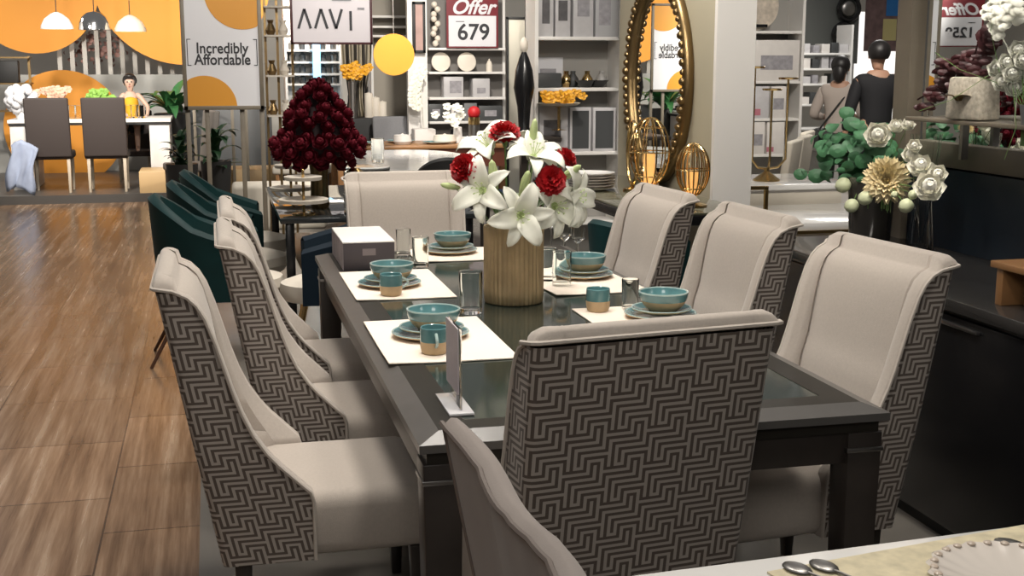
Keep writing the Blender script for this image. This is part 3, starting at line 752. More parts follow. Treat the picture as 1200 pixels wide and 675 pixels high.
for px, py, r in ((938, 204, .034), (957, 206, .042), (968, 205, .03), (983, 165, .035), (975, 185, .04), (998, 145, .04), (992, 132, .035), (1008, 150, .03)):
    d = _f + _r * ((px - 600) / _F) - _u * ((py - 337.5) / _F); leaf_disc(b, Vector((0, 0, 1.62)) + d * (2.74 / d.x), r, (-.4, -.9, .25), 0, .85)
b.tube([(2.8, 4.95, 1.13), (2.78, 5.2, 1.13), (2.74, 5.55, 1.10)], .002, 5)
simple('eucalyptus_sprig', 'eucalyptus sprig of big round leaves reaching left out of the arrangement', 'leaves', b, M['euc'], sharp=None)
# clear vase beside it
t = thing('glass_vase', 'tall ribbed clear vase standing right of the sideboard arrangement', 'vase', (2.86, 4.62, .85))
b = MB(); b.lathe([(0, 0), (.05, 0), (.05, .02), (.035, .2), (.06, .48), (.057, .48), (.032, .2), (0, .02)], 48, rib=(12, .05)); b.build('vase_body', M['glass'], t)

# ------------------------------------------------------------------ added ledge and items, solid stand-ins for things the mirror reflects
t = thing('stand_in_ledge', 'narrow dark ledge added in place of a shelf reflected in the big mirror, carrying flowers and a bag', 'shelf', (2.84, 3.66, 1.395))
b = MB(); b.box((0, 0, 0), (.18, 1.9, .016), bev=.003); b.build('board', M['greywood'], t)
for y in (-.8, 0, .8):
    b = MB(); b.box((.09, y, -.08), (.03, .02, .16)); b.build('bracket', M['steel'], t)
t = thing('patterned_box', 'beige patterned box with golden bow standing on the ledge by the mirror', 'box', (2.80, 4.22, 1.406), .15)
b = MB(); b.box((0, 0, .08), (.10, .165, .16), bev=.012, taper=(1.1, 1.12)); b.build('box_body', mat('speckled_paper', (.42, .38, .31), .6, noise=(60, .7)), t)
b = MB()
for a in range(5): b.grid(rot_rows(petal_rows(.06, .02, 1.2, .3, .9, n=6), a * 1.26, (-.07, 0, .07)))
b.build('bow', M['darkgold'], t, sharp=None)
t = thing('flower_pot', 'small grey pot with white blossoms on the ledge at the right', 'pot', (2.80, 3.86, 1.403))
b = MB(); b.lathe([(0, 0), (.035, 0), (.045, .07), (.04, .07), (.03, .02), (0, .015)], 20); b.build('pot', M['slate'], t)
hyd = peony(mat('white_blossom', (.82, .82, .74), .55), .045)
spots = [(1180, 75), (1193, 60), (1197, 88), (1174, 98), (1188, 104), (1168, 82), (1186, 88), (1199, 72)]
for i, (px, py) in enumerate(spots):
    o = hyd if i == 0 else dup(hyd); d = _f + _r * ((px - 600) / _F) - _u * ((py - 337.5) / _F); o.location = Vector((0, 0, 1.62)) + d * ((2.76 + .02 * (i % 3)) / d.x)
    o.rotation_euler = dir_rot((-.5, -.8, .3), i); o.scale = (.8,) * 3; o['label'] = 'white blossom of the bunch in the grey pot on the ledge'; o['group'] = 'blossoms in the pot on the ledge'
    stem_between(o, (2.78, 3.86 + .004 * i, 1.45), .0015)
b = MB(); rr = random.Random(8)
for px, py in ((1168, 5), (1182, 3), (1194, 8), (1160, 14), (1172, 18), (1186, 16), (1168, 29), (1180, 26), (1196, 20), (1173, 38)):
    d = _f + _r * ((px - 600) / _F) - _u * ((py - 337.5) / _F); c = Vector((0, 0, 1.62)) + d * ((2.74 + rr.uniform(-.02, .03)) / d.x)
    for k in range(5):
        a = k * 2 * PI / 5; leaf_disc(b, c + Vector((-.01, .018 * math.cos(a), .018 * math.sin(a))), .017, (-.6, -.7, .2), a, .8)
b.tube([(2.78, 3.93, 1.386), (2.78, 3.93, 1.6), (2.76, 4.05, 1.75), (2.75, 4.02, 1.85)], .003, 5)
simple('orchid_spray', 'white orchid spray at the top right in front of the mirror', 'flowers', b, M['lily'], sharp=None)
b = MB(); rr = random.Random(12)
path = [(1084, 122), (1092, 108), (1100, 98), (1110, 90), (1118, 84), (1126, 78), (1134, 88), (1142, 80), (1150, 70), (1156, 58), (1110, 76), (1128, 70), (1146, 92), (1150, 84), (1098, 112), (1118, 100), (1132, 96), (1105, 84), (1160, 48), (1140, 66)]
for px, py in path:
    for k in range(7):
        d = _f + _r * ((px + rr.uniform(-6, 6) - 600) / _F) - _u * ((py + rr.uniform(-5, 5) - 337.5) / _F); c = Vector((0, 0, 1.62)) + d * (rr.uniform(2.78, 2.86) / d.x)
        leaf_disc(b, c, rr.uniform(.018, .035), (-.5 + rr.uniform(-.4, .4), -.7, rr.uniform(-.5, .5)), rr.uniform(0, 6), .5)
for px, py in ((1158, 50), (1164, 44), (1156, 42), (1161, 37)):
    d = _f + _r * ((px - 600) / _F) - _u * ((py - 337.5) / _F); leaf_disc(b, Vector((0, 0, 1.62)) + d * (2.8 / d.x), .04, (-.5, -.8, .1), px, .8)
b.tube([(2.82, 4.35, 1.386), (2.82, 4.3, 1.55), (2.80, 4.2, 1.72), (2.80, 4.12, 1.8)], .004, 5); b.tube([(2.82, 4.35, 1.45), (2.82, 4.5, 1.52), (2.81, 4.62, 1.47)], .004, 5)
simple('burgundy_foliage', 'dark burgundy dried foliage sweeping across the front of the mirror', 'foliage', b, mat('burgundy_leaf', (.045, .008, .010), .5, noise=(20, .5)), sharp=None)

# ------------------------------------------------------------------ signs
def poster(name, label, cat, x0, z0, x1, z1, Y, fr=.03, m=None, face=None, frame_m=None, rz=0):
    cx_, w, h = (x0 + x1) / 2, x1 - x0, z1 - z0
    t = thing(name, label, cat, (cx_, Y, z0), rz)
    b = MB(); b.box((0, 0, h / 2), (w - fr, .02, h - fr)); b.build('panel', m or M['paper'], t)
    b = MB()
    for s in (-1, 1): b.box((s * (w / 2 - fr / 2), 0, h / 2), (fr, .04, h), bev=.002); b.box((0, 0, h / 2 + s * (h / 2 - fr / 2)), (w, .04, fr), bev=.002)
    b.build('frame', frame_m or M['greywood'], t); return t, w, h
def clipped_disc(b, cx_, cz, r, x0, z0, x1, z1, y):
    pts = []
    for k in range(64):
        a = 2 * PI * k / 64; pts.append((min(x1, max(x0, cx_ + r * math.cos(a))), min(z1, max(z0, cz + r * math.sin(a)))))
    vs = []
    for p in pts:
        if not vs or (Vector(p) - Vector(vs[-1])).length > 1e-4: vs.append(p)
    b.prism(vs, y - .002, y, axis='y')
def affordable(label, Y, x0, x1, ztop, zbot, name='sign_board'):
    t, w, h = poster(name, label, 'sign', x0, zbot, x1, ztop, Y)
    i = .03; k = w / .62
    b = MB(); clipped_disc(b, w * .26, h * .955, w * .46, -w / 2 + i, i, w / 2 - i, h - i, -.0115); b.build('orange_disc', M['orangedot'], t)
    b = MB(); clipped_disc(b, -w * .24, h * .02, w * .40, -w / 2 + i, i, w / 2 - i, h - i, -.0115); b.build('orange_disc', M['orangedot'], t)
    for j, s in enumerate(('Incredibly', 'Affordable')): text_mesh('lettering', s, .118 * k, M['ink'], t, (0, -.0125, h * .50 - j * .088 * k), bold=.0022, sx=.86)
    b = MB()
    for s in (-1, 1):
        xx = s * w * .43
        b.box((xx, -.0125, h * .47), (.006 * k, .002, .20 * k)); b.box((xx - s * .012 * k, -.0125, h * .47 + .1 * k), (.03 * k, .002, .006 * k)); b.box((xx - s * .012 * k, -.0125, h * .47 - .1 * k), (.03 * k, .002, .006 * k))
    b.build('brackets', M['ink'], t)
    for s in (-w * .46, -w * .22, w * .22, w * .47):
        b = MB(); b.box((s, .03, (-zbot) / 2), (.035, .03, zbot), bev=.002); b.build('stand_leg', M['greywood'], t)
    return t
x0, z0, x1, z1 = span(216, -12, 305, 129, 9.9)
affordable('free-standing sign reading Incredibly Affordable with orange discs', 9.9, x0, x1, z1 + .02, z0)
affordable('second Incredibly Affordable sign, seen only in the oval gold mirror', 15.2, -.22, .42, 2.35, 1.25)
# AAVI sign
x0, z0, x1, z1 = span(341, -30, 435, 52, 10)
t, w, h = poster('hanging_sign', 'hanging price sign with large geometric letters in a dark red frame', 'sign', x0, z0, x1, z1, 10, fr=.018, frame_m=mat('oxblood_frame', (.05, .012, .015), .4), m=mat('lilac_white_card', (.56, .53, .56), .5))
def stroke(b, p, q, th=.020):
    p, q = Vector(p), Vector(q); d = (q - p).normalized(); n = Vector((-d.y, d.x)) * th / 2
    b.prism([tuple(p + n), tuple(q + n), tuple(q - n), tuple(p - n)], -.0125, -.0105, axis='y')
b = MB(); u_ = w / 94.; zz = lambda py: (52 - py) * u_; xx = lambda px: (px - 388) * u_
for p, q in (((350, 34), (357, 12)), ((357, 12), (364, 34)), ((369, 34), (376, 12)), ((376, 12), (383, 34)), ((386, 12), (393, 34)), ((393, 34), (400, 12)), ((410, 14), (410, 36))):
    stroke(b, (xx(p[0]), zz(p[1])), (xx(q[0]), zz(q[1])))
b.build('letters', M['ink'], t)
b = MB(); b.box((xx(422), -.012, zz(11)), (8 * u_, .002, 2 * u_)); b.box((xx(400), -.012, zz(1)), (22 * u_, .002, 3 * u_)); b.build('small_print', mat('grey_ink', (.2, .2, .22), .5), t)
for s in (-1, 1):
    b = MB(); b.box((s * w * .495, 0, h + (3.4 - z0 - h) / 2), (.02, .02, 3.4 - z0 - h)); b.build('hanging_rod', M['matblack'], t)
def offer_sign(label, x0, z0, x1, z1, Y, num, rz=0, name='offer_sign'):
    t = thing(name, label, 'sign', ((x0 + x1) / 2, Y, z0), rz); w, h = x1 - x0, z1 - z0
    b = MB(); b.box((0, 0, h / 2), (w, .015, h)); b.build('backboard', mat('wine_red_card', (.16, .012, .02), .4), t)
    b = MB(); b.box((0, -.009, h * .30), (w * .92, .004, h * .55)); b.build('price_card', M['paper'], t)
    text_mesh('price_number', num, w * .42 if len(num) < 4 else w * .33, M['ink'], t, (w * .02, -.0125, h * .27), bold=.0045)
    text_mesh('offer_lettering', 'Offer', w * .38, M['paper'], t, (0, -.0095, h * .72), bold=.005, shear=.35)
    b = MB(); b.box((-w * .24, -.0118, h * .47), (w * .16, .002, h * .012)); b.build('small_print', M['ink'], t)
    return t

# ------------------------------------------------------------------ shelving and stock
def shelf_unit(label, x0, x1, Y, depth, zs, top, back=None, side=.03, posts=True, m=None, name='shelf_unit', th=.028):
    t = thing(name, label, 'shelf', ((x0 + x1) / 2, Y + depth / 2, 0)); w = x1 - x0; m = m or M['shelfwhite']
    if back: b = MB(); b.box((0, depth / 2 - .01, top / 2), (w, .02, top)); b.build('back_panel', back, t)
    for s in (-1, 1):
        b = MB(); b.box((s * (w / 2 - side / 2), 0 if not posts else depth / 2 - .03, top / 2), (side, depth if not posts else .05, top)); b.build('side_panel' if not posts else 'upright', m, t)
    for z in zs:
        b = MB(); b.box((0, 0, z - th / 2), (w - 2 * side, depth - .02, th), bev=.003); b.build('shelf_board', m, t)
    return t
def carton(label, x0, z0, x1, z1, Y, d=.22, m=None, print_m=None, group=None, pr=(.5, .5, .6, .5), name='carton', cat='box', m2=None):
    w, h = x1 - x0, z1 - z0; t = thing(name, label, cat, ((x0 + x1) / 2, Y + d / 2, z0), 0, group)
    b = MB(); b.box((0, 0, h / 2), (w * .985, d, h), bev=.002); b.build('carton_body', m or M['boxgrey'], t)
    if print_m: b = MB(); b.box((w * (pr[0] - .5), -d / 2 - .001, h * pr[1]), (w * pr[2], .002, h * pr[3])); b.build('printed_panel', print_m, t)
    return t
M['printdark'] = mat('dark_product_print', (.09, .085, .09), .5, noise=(15, .8)); M['printgrey'] = mat('grey_product_print', (.30, .29, .31), .5, noise=(18, .5)); M['printpink'] = mat('pink_sticker', (.45, .16, .20), .5)
def cartons(cells, Y, zbase, group, d=.22):
    for (pa, pb, ptop, m, pm, pr, lab) in cells:
        a, _, c, zt = span(pa, ptop, pb, ptop + 10, Y)
        carton(lab, a, zbase, c, zt, Y, d, m, pm, group, pr)
# unit with the 679 offer
Y = 14.4; x0 = at(499, 0, Y).x; x1 = at(598, 0, Y).x
zA, zB, zC, zD = at(550, 56, Y).z, at(550, 84, Y).z, at(550, 114, Y).z, at(550, 142, Y).z
shelf_unit('grey shelf unit with plates and boxes under the 679 offer sign', x0, x1, Y, .32, (zA, zB, zC, zD, .2), 2.6, back=mat('taupe_panel', (.16, .15, .14), .6))
o = offer_sign('wine red Offer sign with a white card reading 679', *span(523, -9, 583, 56, Y)[:4], Y - .02, '679'); 
pf = thing('display_plate', 'white round plate propped upright, left one on the shelf below the 679 sign', 'plate', (at(519, 75, Y).x, Y + .12, zB + .112))
b = MB(); b.at(rot=(PI / 2 - .15, 0, 0)).lathe([(0, .012), (.06, .010), (.105, .0), (.112, -.004), (.108, .003), (.06, .016), (0, .018)][::-1], 32); b.build('plate_body', M['cream'], pf)
pf2 = dup(pf, (at(549, 72, Y).x, Y + .10, zB + .112), None, 'white round plate propped upright, right of the two below the 679 sign')
t = thing('lidded_jar', 'pale ceramic jar with pointed lid on the shelf below the 679 sign', 'jar', (at(575, 80, Y).x, Y + .08, zB))
b = MB(); b.lathe([(0, 0), (.035, 0), (.037, .08), (.03, .10), (0, .10)], 20); b.build('jar_body', M['cream'], t); b = MB(); b.lathe([(.03, .10), (.022, .12), (.008, .13), (.008, .145), (0, .15)], 20); b.build('lid', M['cream'], t)
cartons([(520, 543, 90, M['boxgrey'], M['printgrey'], (.6, .5, .6, .6), 'pale grey carton, left one on the shelf below the propped plates'), (554, 574, 92, M['boxgrey'], M['printgrey'], (.5, .35, .5, .3), 'pale grey carton, right one on the shelf below the propped plates')], Y + .05, zC, 'cartons under the 679 sign')
b = MB(); c = at(512, 40, Y)
for k in range(9): b.ball((c.x + .03 * math.sin(k * 2), Y + .1, zA + .05 + .055 * k), .036, 8, 6)
simple('shell_garland', 'beige shell garland hanging left of the 679 offer sign', 'garland', b, M['cream'])
# unit 2, boxes of tableware
Y = 10.0; x0 = at(627, 0, Y).x; x1 = at(731, 0, Y).x
zA, zB, zC = at(680, 43, Y).z, at(680, 103, Y).z, at(680, 178, Y).z
M['shelfback'] = mat('greige_back_panel', (.30, .29, .27), .6)
shelf_unit('pale shelf unit full of boxed tableware behind the lily bouquet', x0, x1, Y, .34, (zA, zB, zC, .3), 2.6, back=M['shelfback'], posts=False)
cartons([(631, 649, -25, M['boxgrey'], M['printdark'], (.5, .45, .5, .45), 'grey carton with dark picture, first from the left on the top shelf'), (651, 669, -25, M['boxgrey'], M['printdark'], (.5, .45, .6, .35), 'grey carton with bowl picture, second on the top shelf'),
         (672, 696, -25, M['boxgrey'], M['printgrey'], (.5, .6, .6, .5), 'grey carton with plain text, third on the top shelf'), (698, 726, -25, mat('cool_grey_box', (.40, .40, .41), .5), M['printgrey'], (.4, .5, .5, .6), 'cool grey carton, right end of the top shelf')], Y + .03, zA, 'cartons on the top shelf behind the bouquet')
cartons([(632, 666, 124, M['boxgrey'], M['printdark'], (.45, .45, .6, .5), 'wide carton with glassware pictures on the lower shelf behind the bouquet'), (668, 693, 126, M['boxgrey'], M['boxdark'], (.5, .5, .78, .86), 'grey-edged box with black front, left of two'), (695, 722, 126, M['boxgrey'], M['boxdark'], (.5, .5, .78, .86), 'grey-edged box with black front, right of two')], Y + .03, zC, 'boxes on the lower shelf behind the bouquet')
# middle shelf clutter: small frame, flowers, planes
b = MB(); b.box((0, 0, .06), (.24, .14, .12), bev=.01); simple('tissue_box', 'black storage box on the middle shelf behind the bouquet', 'box', b, M['boxdark'], (at(647, 95, Y).x, Y + .2, zB))
def flowerbunch(name, label, C, R, n, m, seed, fl=.03, flat=.6, cat='flowers'):
    rr = random.Random(seed); b = MB()
    for k in range(n):
        c = Vector((rr.gauss(0, .45), rr.gauss(0, .45), rr.uniform(-.4, 1) * flat)) * R
        for a in range(5):
            q = a * 2 * PI / 5; leaf_disc(b, c + Vector((fl * .6 * math.cos(q), -.005, fl * .6 * math.sin(q))), fl * .6, (rr.uniform(-.4, .4), -.8, rr.uniform(0, .8)), q, .7)
    o = simple(name, label, cat, b, m, C, sharp=None); o['kind'] = 'stuff'; return o
M['yellowpetal'] = mat('golden_petal', (.78, .36, .02), .5, noise=(20, .4))
flowerbunch('marigolds', 'orange yellow flowers lying on the shelf behind the bouquet', at(655, 115, Y - .1) + Vector((0, 0, .0)), .17, 34, M['yellowpetal'], 3, .035, .25)
t = thing('serving_tray', 'white tray under the orange flowers behind the bouquet', 'tray', (at(655, 122, Y - .1).x, Y - .1, at(655, 122, Y - .1).z - .01)); b = MB(); b.lathe([(0, 0), (.15, 0), (.18, .02), (.17, .02), (0, .008)], 28); b.build('tray_body', M['cream'], t)
b = MB(); b.lathe([(0, 0), (.07, 0), (.012, .01), (.012, .2 - .02), (.07, .2), (0, .2)], 16); b.build('stem', M['gold'], t).location = (0, 0, -.2)

# standing mirror and tall black figure
x0, z0, x1, z1 = span(593, 20, 625, 160, 10.6)
t, w, h = poster('standing_panel', 'tall cream standing panel left of the shelf unit behind the bouquet', 'panel', x0, .02, x1, z1, 10.6, m=mat('cream_panel', (.60, .57, .48), .5), fr=.02, frame_m=M['matblack'])
t = thing('figurine', 'tall slender black figurine with pale head in front of the cream panel', 'figurine', (at(614, 130, 9.9).x, 9.9, at(614, 160, 9.9).z))
b = MB(); k = at(614, 45, 9.9).z - at(614, 160, 9.9).z
b.lathe([(0, 0), (.07, 0), (.07, .01), (.045, .1 * k), (.055, .3 * k), (.085, .5 * k), (.07, .68 * k), (.04, .8 * k), (.02, .86 * k), (0, .87 * k)], 20); b.build('body', M['black'], t)
b = MB(); b.ball((0, 0, .93 * k), .05, 12, 8, sc=(.7, .7, 1.3)); b.build('head', M['cream'], t)
b = MB(); b.box((0, 0, 0), (.5, .5, .03), bev=.004); b.box((0, 0, -t.location.z / 2), (.06, .06, t.location.z - .03)); simple('pedestal_table', 'small dark pedestal table under the black figurine', 'table', b, M['dkwood'], (t.location.x, 9.9, t.location.z - .015))

# ------------------------------------------------------------------ oval mirror wall, console, gilt ornaments
t = thing('oval_mirror', 'tall oval mirror in an ornate antique gold frame on the beige wall', 'mirror', (2.945, 8.03, 1.50))
N_ = 64; A_, B_ = .56, .66
b = MB(); b.prism([(A_ * .93 * math.cos(2 * PI * k / N_), B_ * .94 * math.sin(2 * PI * k / N_)) for k in range(N_)], -.012, -.004, axis='x'); b.build('mirror_glass', M['mirror'], t)
b = MB(); rr = random.Random(6)
b.tube([(-.02, A_ * math.cos(2 * PI * k / N_), B_ * math.sin(2 * PI * k / N_)) for k in range(N_)], .04, 8, closed=True)
for k in range(70):
    a = 2 * PI * k / 70; b.ball((-.055, A_ * math.cos(a), B_ * math.sin(a)), rr.uniform(.018, .032), 7, 5)
b.build('ornate_frame', M['darkgold'], t, sharp=None)
t = thing('console_table', 'black console table with glass top below the oval mirror', 'table', (2.585, 7.55, 0))
b = MB(); b.box((0, 0, .80), (.66, 2.35, .012), bev=.002); b.build('glass_top', mat('console_glass', (.14, .135, .09), .08, coat=.5), t)
b = MB()
b.box((0, 0, .765), (.68, 2.38, .055), bev=.004); b.build('frame', M['black'], t)
for sx in (-1, 1):
    for sy in (-1, 1):
        b = MB(); b.box((sx * .30, sy * 1.14, .37), (.05, .05, .74), bev=.003); b.build('leg', M['black'], t)
zc = .807
for i in range(6):
    t = thing('stacked_plate', 'white plate in the stack on the black console table', 'plate', (2.37, 7.72, zc + i * .018), 0, 'stack of white plates on the console')
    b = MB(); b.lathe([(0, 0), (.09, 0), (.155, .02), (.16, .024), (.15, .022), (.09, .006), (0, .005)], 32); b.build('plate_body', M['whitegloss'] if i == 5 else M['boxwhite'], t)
def cage(label, loc, r, h, nw=12, candle=True, cat='lantern'):
    t = thing('wire_lantern', label, cat, loc); b = MB(); b.lathe([(0, 0), (r * .9, 0), (r * .9, .012), (.02, .03), (.02, .06), (r * .5, .07), (0, .07)], 24); b.build('base', M['gold'], t)
    b = MB()
    for k in range(nw):
        a = 2 * PI * k / nw; b.tube([((r * math.sin(PI * j / 12)) * math.cos(a), (r * math.sin(PI * j / 12)) * math.sin(a), .06 + h * (1 - math.cos(PI * j / 12)) / 2) for j in range(13)], .0045, 5)
    for q in (.25, .5, .75):
        rr_ = r * math.sin(PI * q); b.tube([(rr_ * math.cos(2 * PI * k / 24), rr_ * math.sin(2 * PI * k / 24), .06 + h * (1 - math.cos(PI * q)) / 2) for k in range(24)], .004, 5, closed=True)
    b.build('wire_cage', M['gold'], t)
    if candle: b = MB(); b.lathe([(0, .07), (.035, .07), (.035, .07 + h * .45), (0, .07 + h * .45)], 16); b.build('candle', mat('amber_glass', (.75, .40, .12), .3, emit=((1, .5, .15), .6)), t)
    return t
cage('egg shaped gold wire lantern with lit amber candle on the console', (2.62, 7.30, zc), .125, .42)
cage('round gold ribbed lantern at the near end of the console by the pillar', (2.66, 6.68, zc), .095, .30, nw=20)
t = thing('gold_ring_ornament', 'tall oval gold ring ornament before the mirror on the console', 'ornament', (2.62, 7.62, zc))
b = MB(); b.tube([(0, .10 * math.cos(2 * PI * k / 32), .24 + .20 * math.sin(2 * PI * k / 32)) for k in range(32)], .012, 8, closed=True); b.build('ring', M['gold'], t)
b = MB(); b.lathe([(0, 0), (.06, 0), (.06, .012), (.012, .03), (.012, .05), (0, .05)], 20); b.build('base', M['gold'], t)

# barrel chairs
def barrel(label, loc, rz, velvet, seat_m, group=None, w=.30, top=.86, leg_m=None):
    t = thing('barrel_chair', label, 'chair', loc, rz, group); rows_o = []; rows_i = []
    n = 26
    for i in range(9):
        q = i / 8; ro = []; ri = []
        for j in range(n + 1):
            a = PI * .5 + PI * j / n; e = abs(j / n - .5) * 2
            zt = top - (top - .64) * e ** 1.9; z = .36 + (zt - .36) * q; R = w * (.90 + .10 * q)
            ext = .18 * max(0, (e - .80)) / .2
            x, y = R * math.cos(a) + ext, R * math.sin(a)
            ro.append((x, y, z)); ri.append((x * .84 + .01, y * .84, z))
        rows_o.append(ro); rows_i.append(ri)
    b = MB(); b.grid(rows_o); b.grid(rows_i, flip=True)
    mid = [((o_[0] + i_[0]) / 2, (o_[1] + i_[1]) / 2, o_[2] + .022) for o_, i_ in zip(rows_o[-1], rows_i[-1])]
    b.grid([rows_o[-1], mid, rows_i[-1]]); b.grid([[r[0] for r in rows_o], [r[0] for r in rows_i]]); b.grid([[r[-1] for r in rows_o], [r[-1] for r in rows_i]])
    b.build('curved_back', velvet, t, sharp=70)
    b = MB(); b.lathe([(0, .36), (w * .80, .36), (w * .86, .40), (w * .84, .45), (w * .6, .475), (0, .48)], 28)
    for v in b.bm.verts: v.co.x = v.co.x * 1.08 + .05
    b.build('seat', seat_m, t)
    for sx, sy in ((.2, .18), (.2, -.18), (-.2, .18), (-.2, -.18)):
        b = MB(); b.tube([(sx * .8, sy * .8, .37), (sx * (1.8 if sx < 0 else 1.2), sy * 1.2, 0)], [.015, .009], 8); b.build('leg', leg_m or M['gold'], t)
    return t
bc = barrel('teal velvet barrel chair, nearest of the three in the row behind the wing chairs', (-.01, 7.0, 0), 0, M['tealvelvet'], M['cream'], 'teal barrel chairs left of the rose table', w=.345, top=.90, leg_m=mat('walnut_leg', (.09, .035, .015), .4))
dup(bc, (.06, 7.78, 0), 0, 'teal velvet barrel chair, middle of the row of three behind the wing chairs')
dup(bc, (.12, 8.56, 0), 0, 'teal velvet barrel chair, farthest of the row of three behind the wing chairs')
barrel('dark navy barrel chair with cream seat just beyond the grey gift box', (.62, 6.72, 0), PI * .98, M['navyvelvet'], M['cream'], w=.27, top=.82)
barrel('dark teal barrel chair tucked under the black console table', (2.30, 6.62, 0), .3, M['tealvelvet'], M['cream'], w=.27, top=.74)

# ------------------------------------------------------------------ second table with the rose tower
t = thing('dining_table', 'dark glass-topped table carrying the red rose tower behind the gift box', 'table', (.93, 8.05, 0))
b = MB(); b.box((0, 0, .735), (1.15, 1.9, .03), bev=.003); b.build('tabletop', mat('smoked_table_glass', (.03, .034, .036), .06, coat=.6), t)
b = MB(); b.box((0, 0, .42), (.9, 1.6, .03), bev=.003); b.build('lower_shelf', M['darkgold'], t)
for sx in (-1, 1):
    for sy in (-1, 1):
        b = MB(); b.box((sx * .52, sy * .88, .36), (.05, .05, .72), bev=.003); b.build('leg', M['black'], t)
RC = Vector((.62, 7.60, .75))
t = thing('flower_vase', 'tall narrow gold-grey vase under the red rose tower', 'vase', RC); b = MB(); b.lathe([(0, 0), (.05, 0), (.055, .02), (.05, .2), (.06, .30), (.055, .30), (0, .25)], 28, rib=(14, .04)); b.build('vase_body', M['darkgold'], t)
ro = peony(M['dkred'], .052); ro.name = 'red_rose'; cnt = 0
tiers = [(1.03, .18, 10), (1.08, .235, 14), (1.145, .245, 15), (1.19, .20, 11), (1.245, .165, 10), (1.30, .165, 10), (1.35, .12, 7), (1.405, .085, 5), (1.445, .06, 4), (1.48, .015, 2)]
for zt, rt, n in tiers:
    for k in range(n):
        a = 2 * PI * k / n + zt * 7; p = (RC.x + rt * math.cos(a), RC.y + rt * math.sin(a), zt + rnd.uniform(-.012, .012))
        o = ro if cnt == 0 else dup(ro); cnt += 1
        o.location = p; o.rotation_euler = dir_rot((math.cos(a), math.sin(a), .45 + (zt - 1.05)), rnd.uniform(0, 6)); o.scale = (rnd.uniform(.85, 1.1),) * 3
        o['label'] = 'dark red rose in the tiered tower bouquet on the second table'; o['group'] = 'dark red roses of the tower bouquet'; o['category'] = 'flower'
b = MB(); b.lathe([(0, .28), (.06, .28), (.19, .33), (.20, .42), (.13, .50), (.10, .60), (.04, .68), (0, .69)], 24); o = simple('rose_tower_core', 'dark red-black core inside the red rose tower', 'leaves', b, mat('core_dark_red', (.02, .006, .008), .8, noise=(40, .5)), RC)  # dark red-black core filling the gaps between the roses
def tray_stand(label, loc, r, n=2, gap=.13):
    t = thing('tiered_stand', label, 'cake stand', loc); b = MB(); b.lathe([(0, 0), (.07, 0), (.07, .008), (.008, .015), (.008, gap * n), (0, gap * n + .01)], 20); b.build('stem', M['gold'], t)
    for k in range(n):
        b = MB(); rr_ = r * (1 - .25 * k); b.lathe([(0, gap * (k + .55)), (rr_, gap * (k + .55)), (rr_ + .004, gap * (k + .55) + .02), (rr_, gap * (k + .55) + .022), (0, gap * (k + .55) + .012)], 32); b.build('tray', M['cream'], t)
    return t
tray_stand('two-tier white and gold serving stand left of the rose tower', (.50, 7.28, .75), .14)
tray_stand('low white tray stand at the left edge of the rose table', (.47, 7.95, .75), .13, 2, .14)
pl = dup(p0, (.86, 7.35, .75), 0, 'pale plate right of the rose vase on the dark glass table', 'plates on the rose table')
dup(g0, (.76, 7.25, .75), 0, 'small glass near the edge of the rose table', 'glasses on the rose table'); dup(g0, (.84, 7.75, .75), 0, 'tall glass right of the rose vase', 'glasses on the rose table', scale=1.8)
dup(g0, (1.20, 7.7, .75), 0, 'glass on the right of the rose table above the far head chair', 'glasses on the rose table', scale=1.2)
t = thing('glass_jar', 'gold banded glass jar right of the rose vase', 'jar', (.83, 7.55, .75)); b = MB(); b.lathe([(0, 0), (.05, 0), (.06, .05), (.045, .13), (.04, .14), (0, .14)], 20); b.build('jar_body', M['steel'], t); b = MB(); b.lathe([(.046, .14), (.05, .15), (.05, .22), (.03, .24), (0, .24)], 20); b.build('gold_lid', M['gold'], t)
t = thing('black_stool', 'round black stool with white top behind the far head chair', 'stool', (1.00, 8.35, .75)); b = MB(); b.lathe([(0, 0), (.09, 0), (.09, .01), (.03, .03), (.03, .08), (.14, .09), (.15, .10), (.15, .17), (0, .17)], 32); b.build('drum', M['black'], t); b = MB(); b.lathe([(0, .17), (.15, .17), (.155, .18), (.15, .188), (0, .19)], 32); b.build('top', M['whitegloss'], t)
t['label'] = 'black round cake stand with white top behind the far head chair'; t['category'] = 'stand'; t.name = 'cake_stand'

# ------------------------------------------------------------------ white oval table, brown table and their chairs
def oval_table(label, cx_, cy_, rx, ry, z, m, leg_m, name='dining_table'):
    t = thing(name, label, 'table', (cx_, cy_, 0)); b = MB()
    P = [(rx * math.copysign(abs(math.cos(a)) ** .75, math.cos(a)), ry * math.copysign(abs(math.sin(a)) ** .75, math.sin(a))) for a in [2 * PI * k / 48 for k in range(48)]]
    b.prism(P, z - .035, z); b.build('tabletop', m, t)
    b = MB(); b.lathe([(0, 0), (.30, 0), (.30, .02), (.08, .06), (.07, z - .1), (.2, z - .035), (0, z - .035)], 24); b.build('pedestal', leg_m, t); return t
M['marble'] = mat('white_marble', (.74, .73, .71), .12, noise=(3, .12), coat=.3)
oval_table('white marble oval table behind the far head chair', 1.74, 11.35, .62, 1.22, .75, M['marble'], M['black'])
barrel('black barrel chair at the near side of the white oval table', (1.80, 9.95, 0), PI / 2, M['matblack'], M['dkwood'], w=.27, top=.86)
t = thing('dining_table', 'brown wooden table laid with placemats beyond the white oval table', 'table', (2.25, 13.5, 0)); b = MB(); b.box((0, 0, .735), (2.1, .85, .04), bev=.01); b.build('tabletop', M['wood'], t)
b = MB(); b.box((0, -.38, .62), (2.0, .03, .20)); b.build('apron', mat('dark_red_wood', (.10, .03, .018), .35), t)
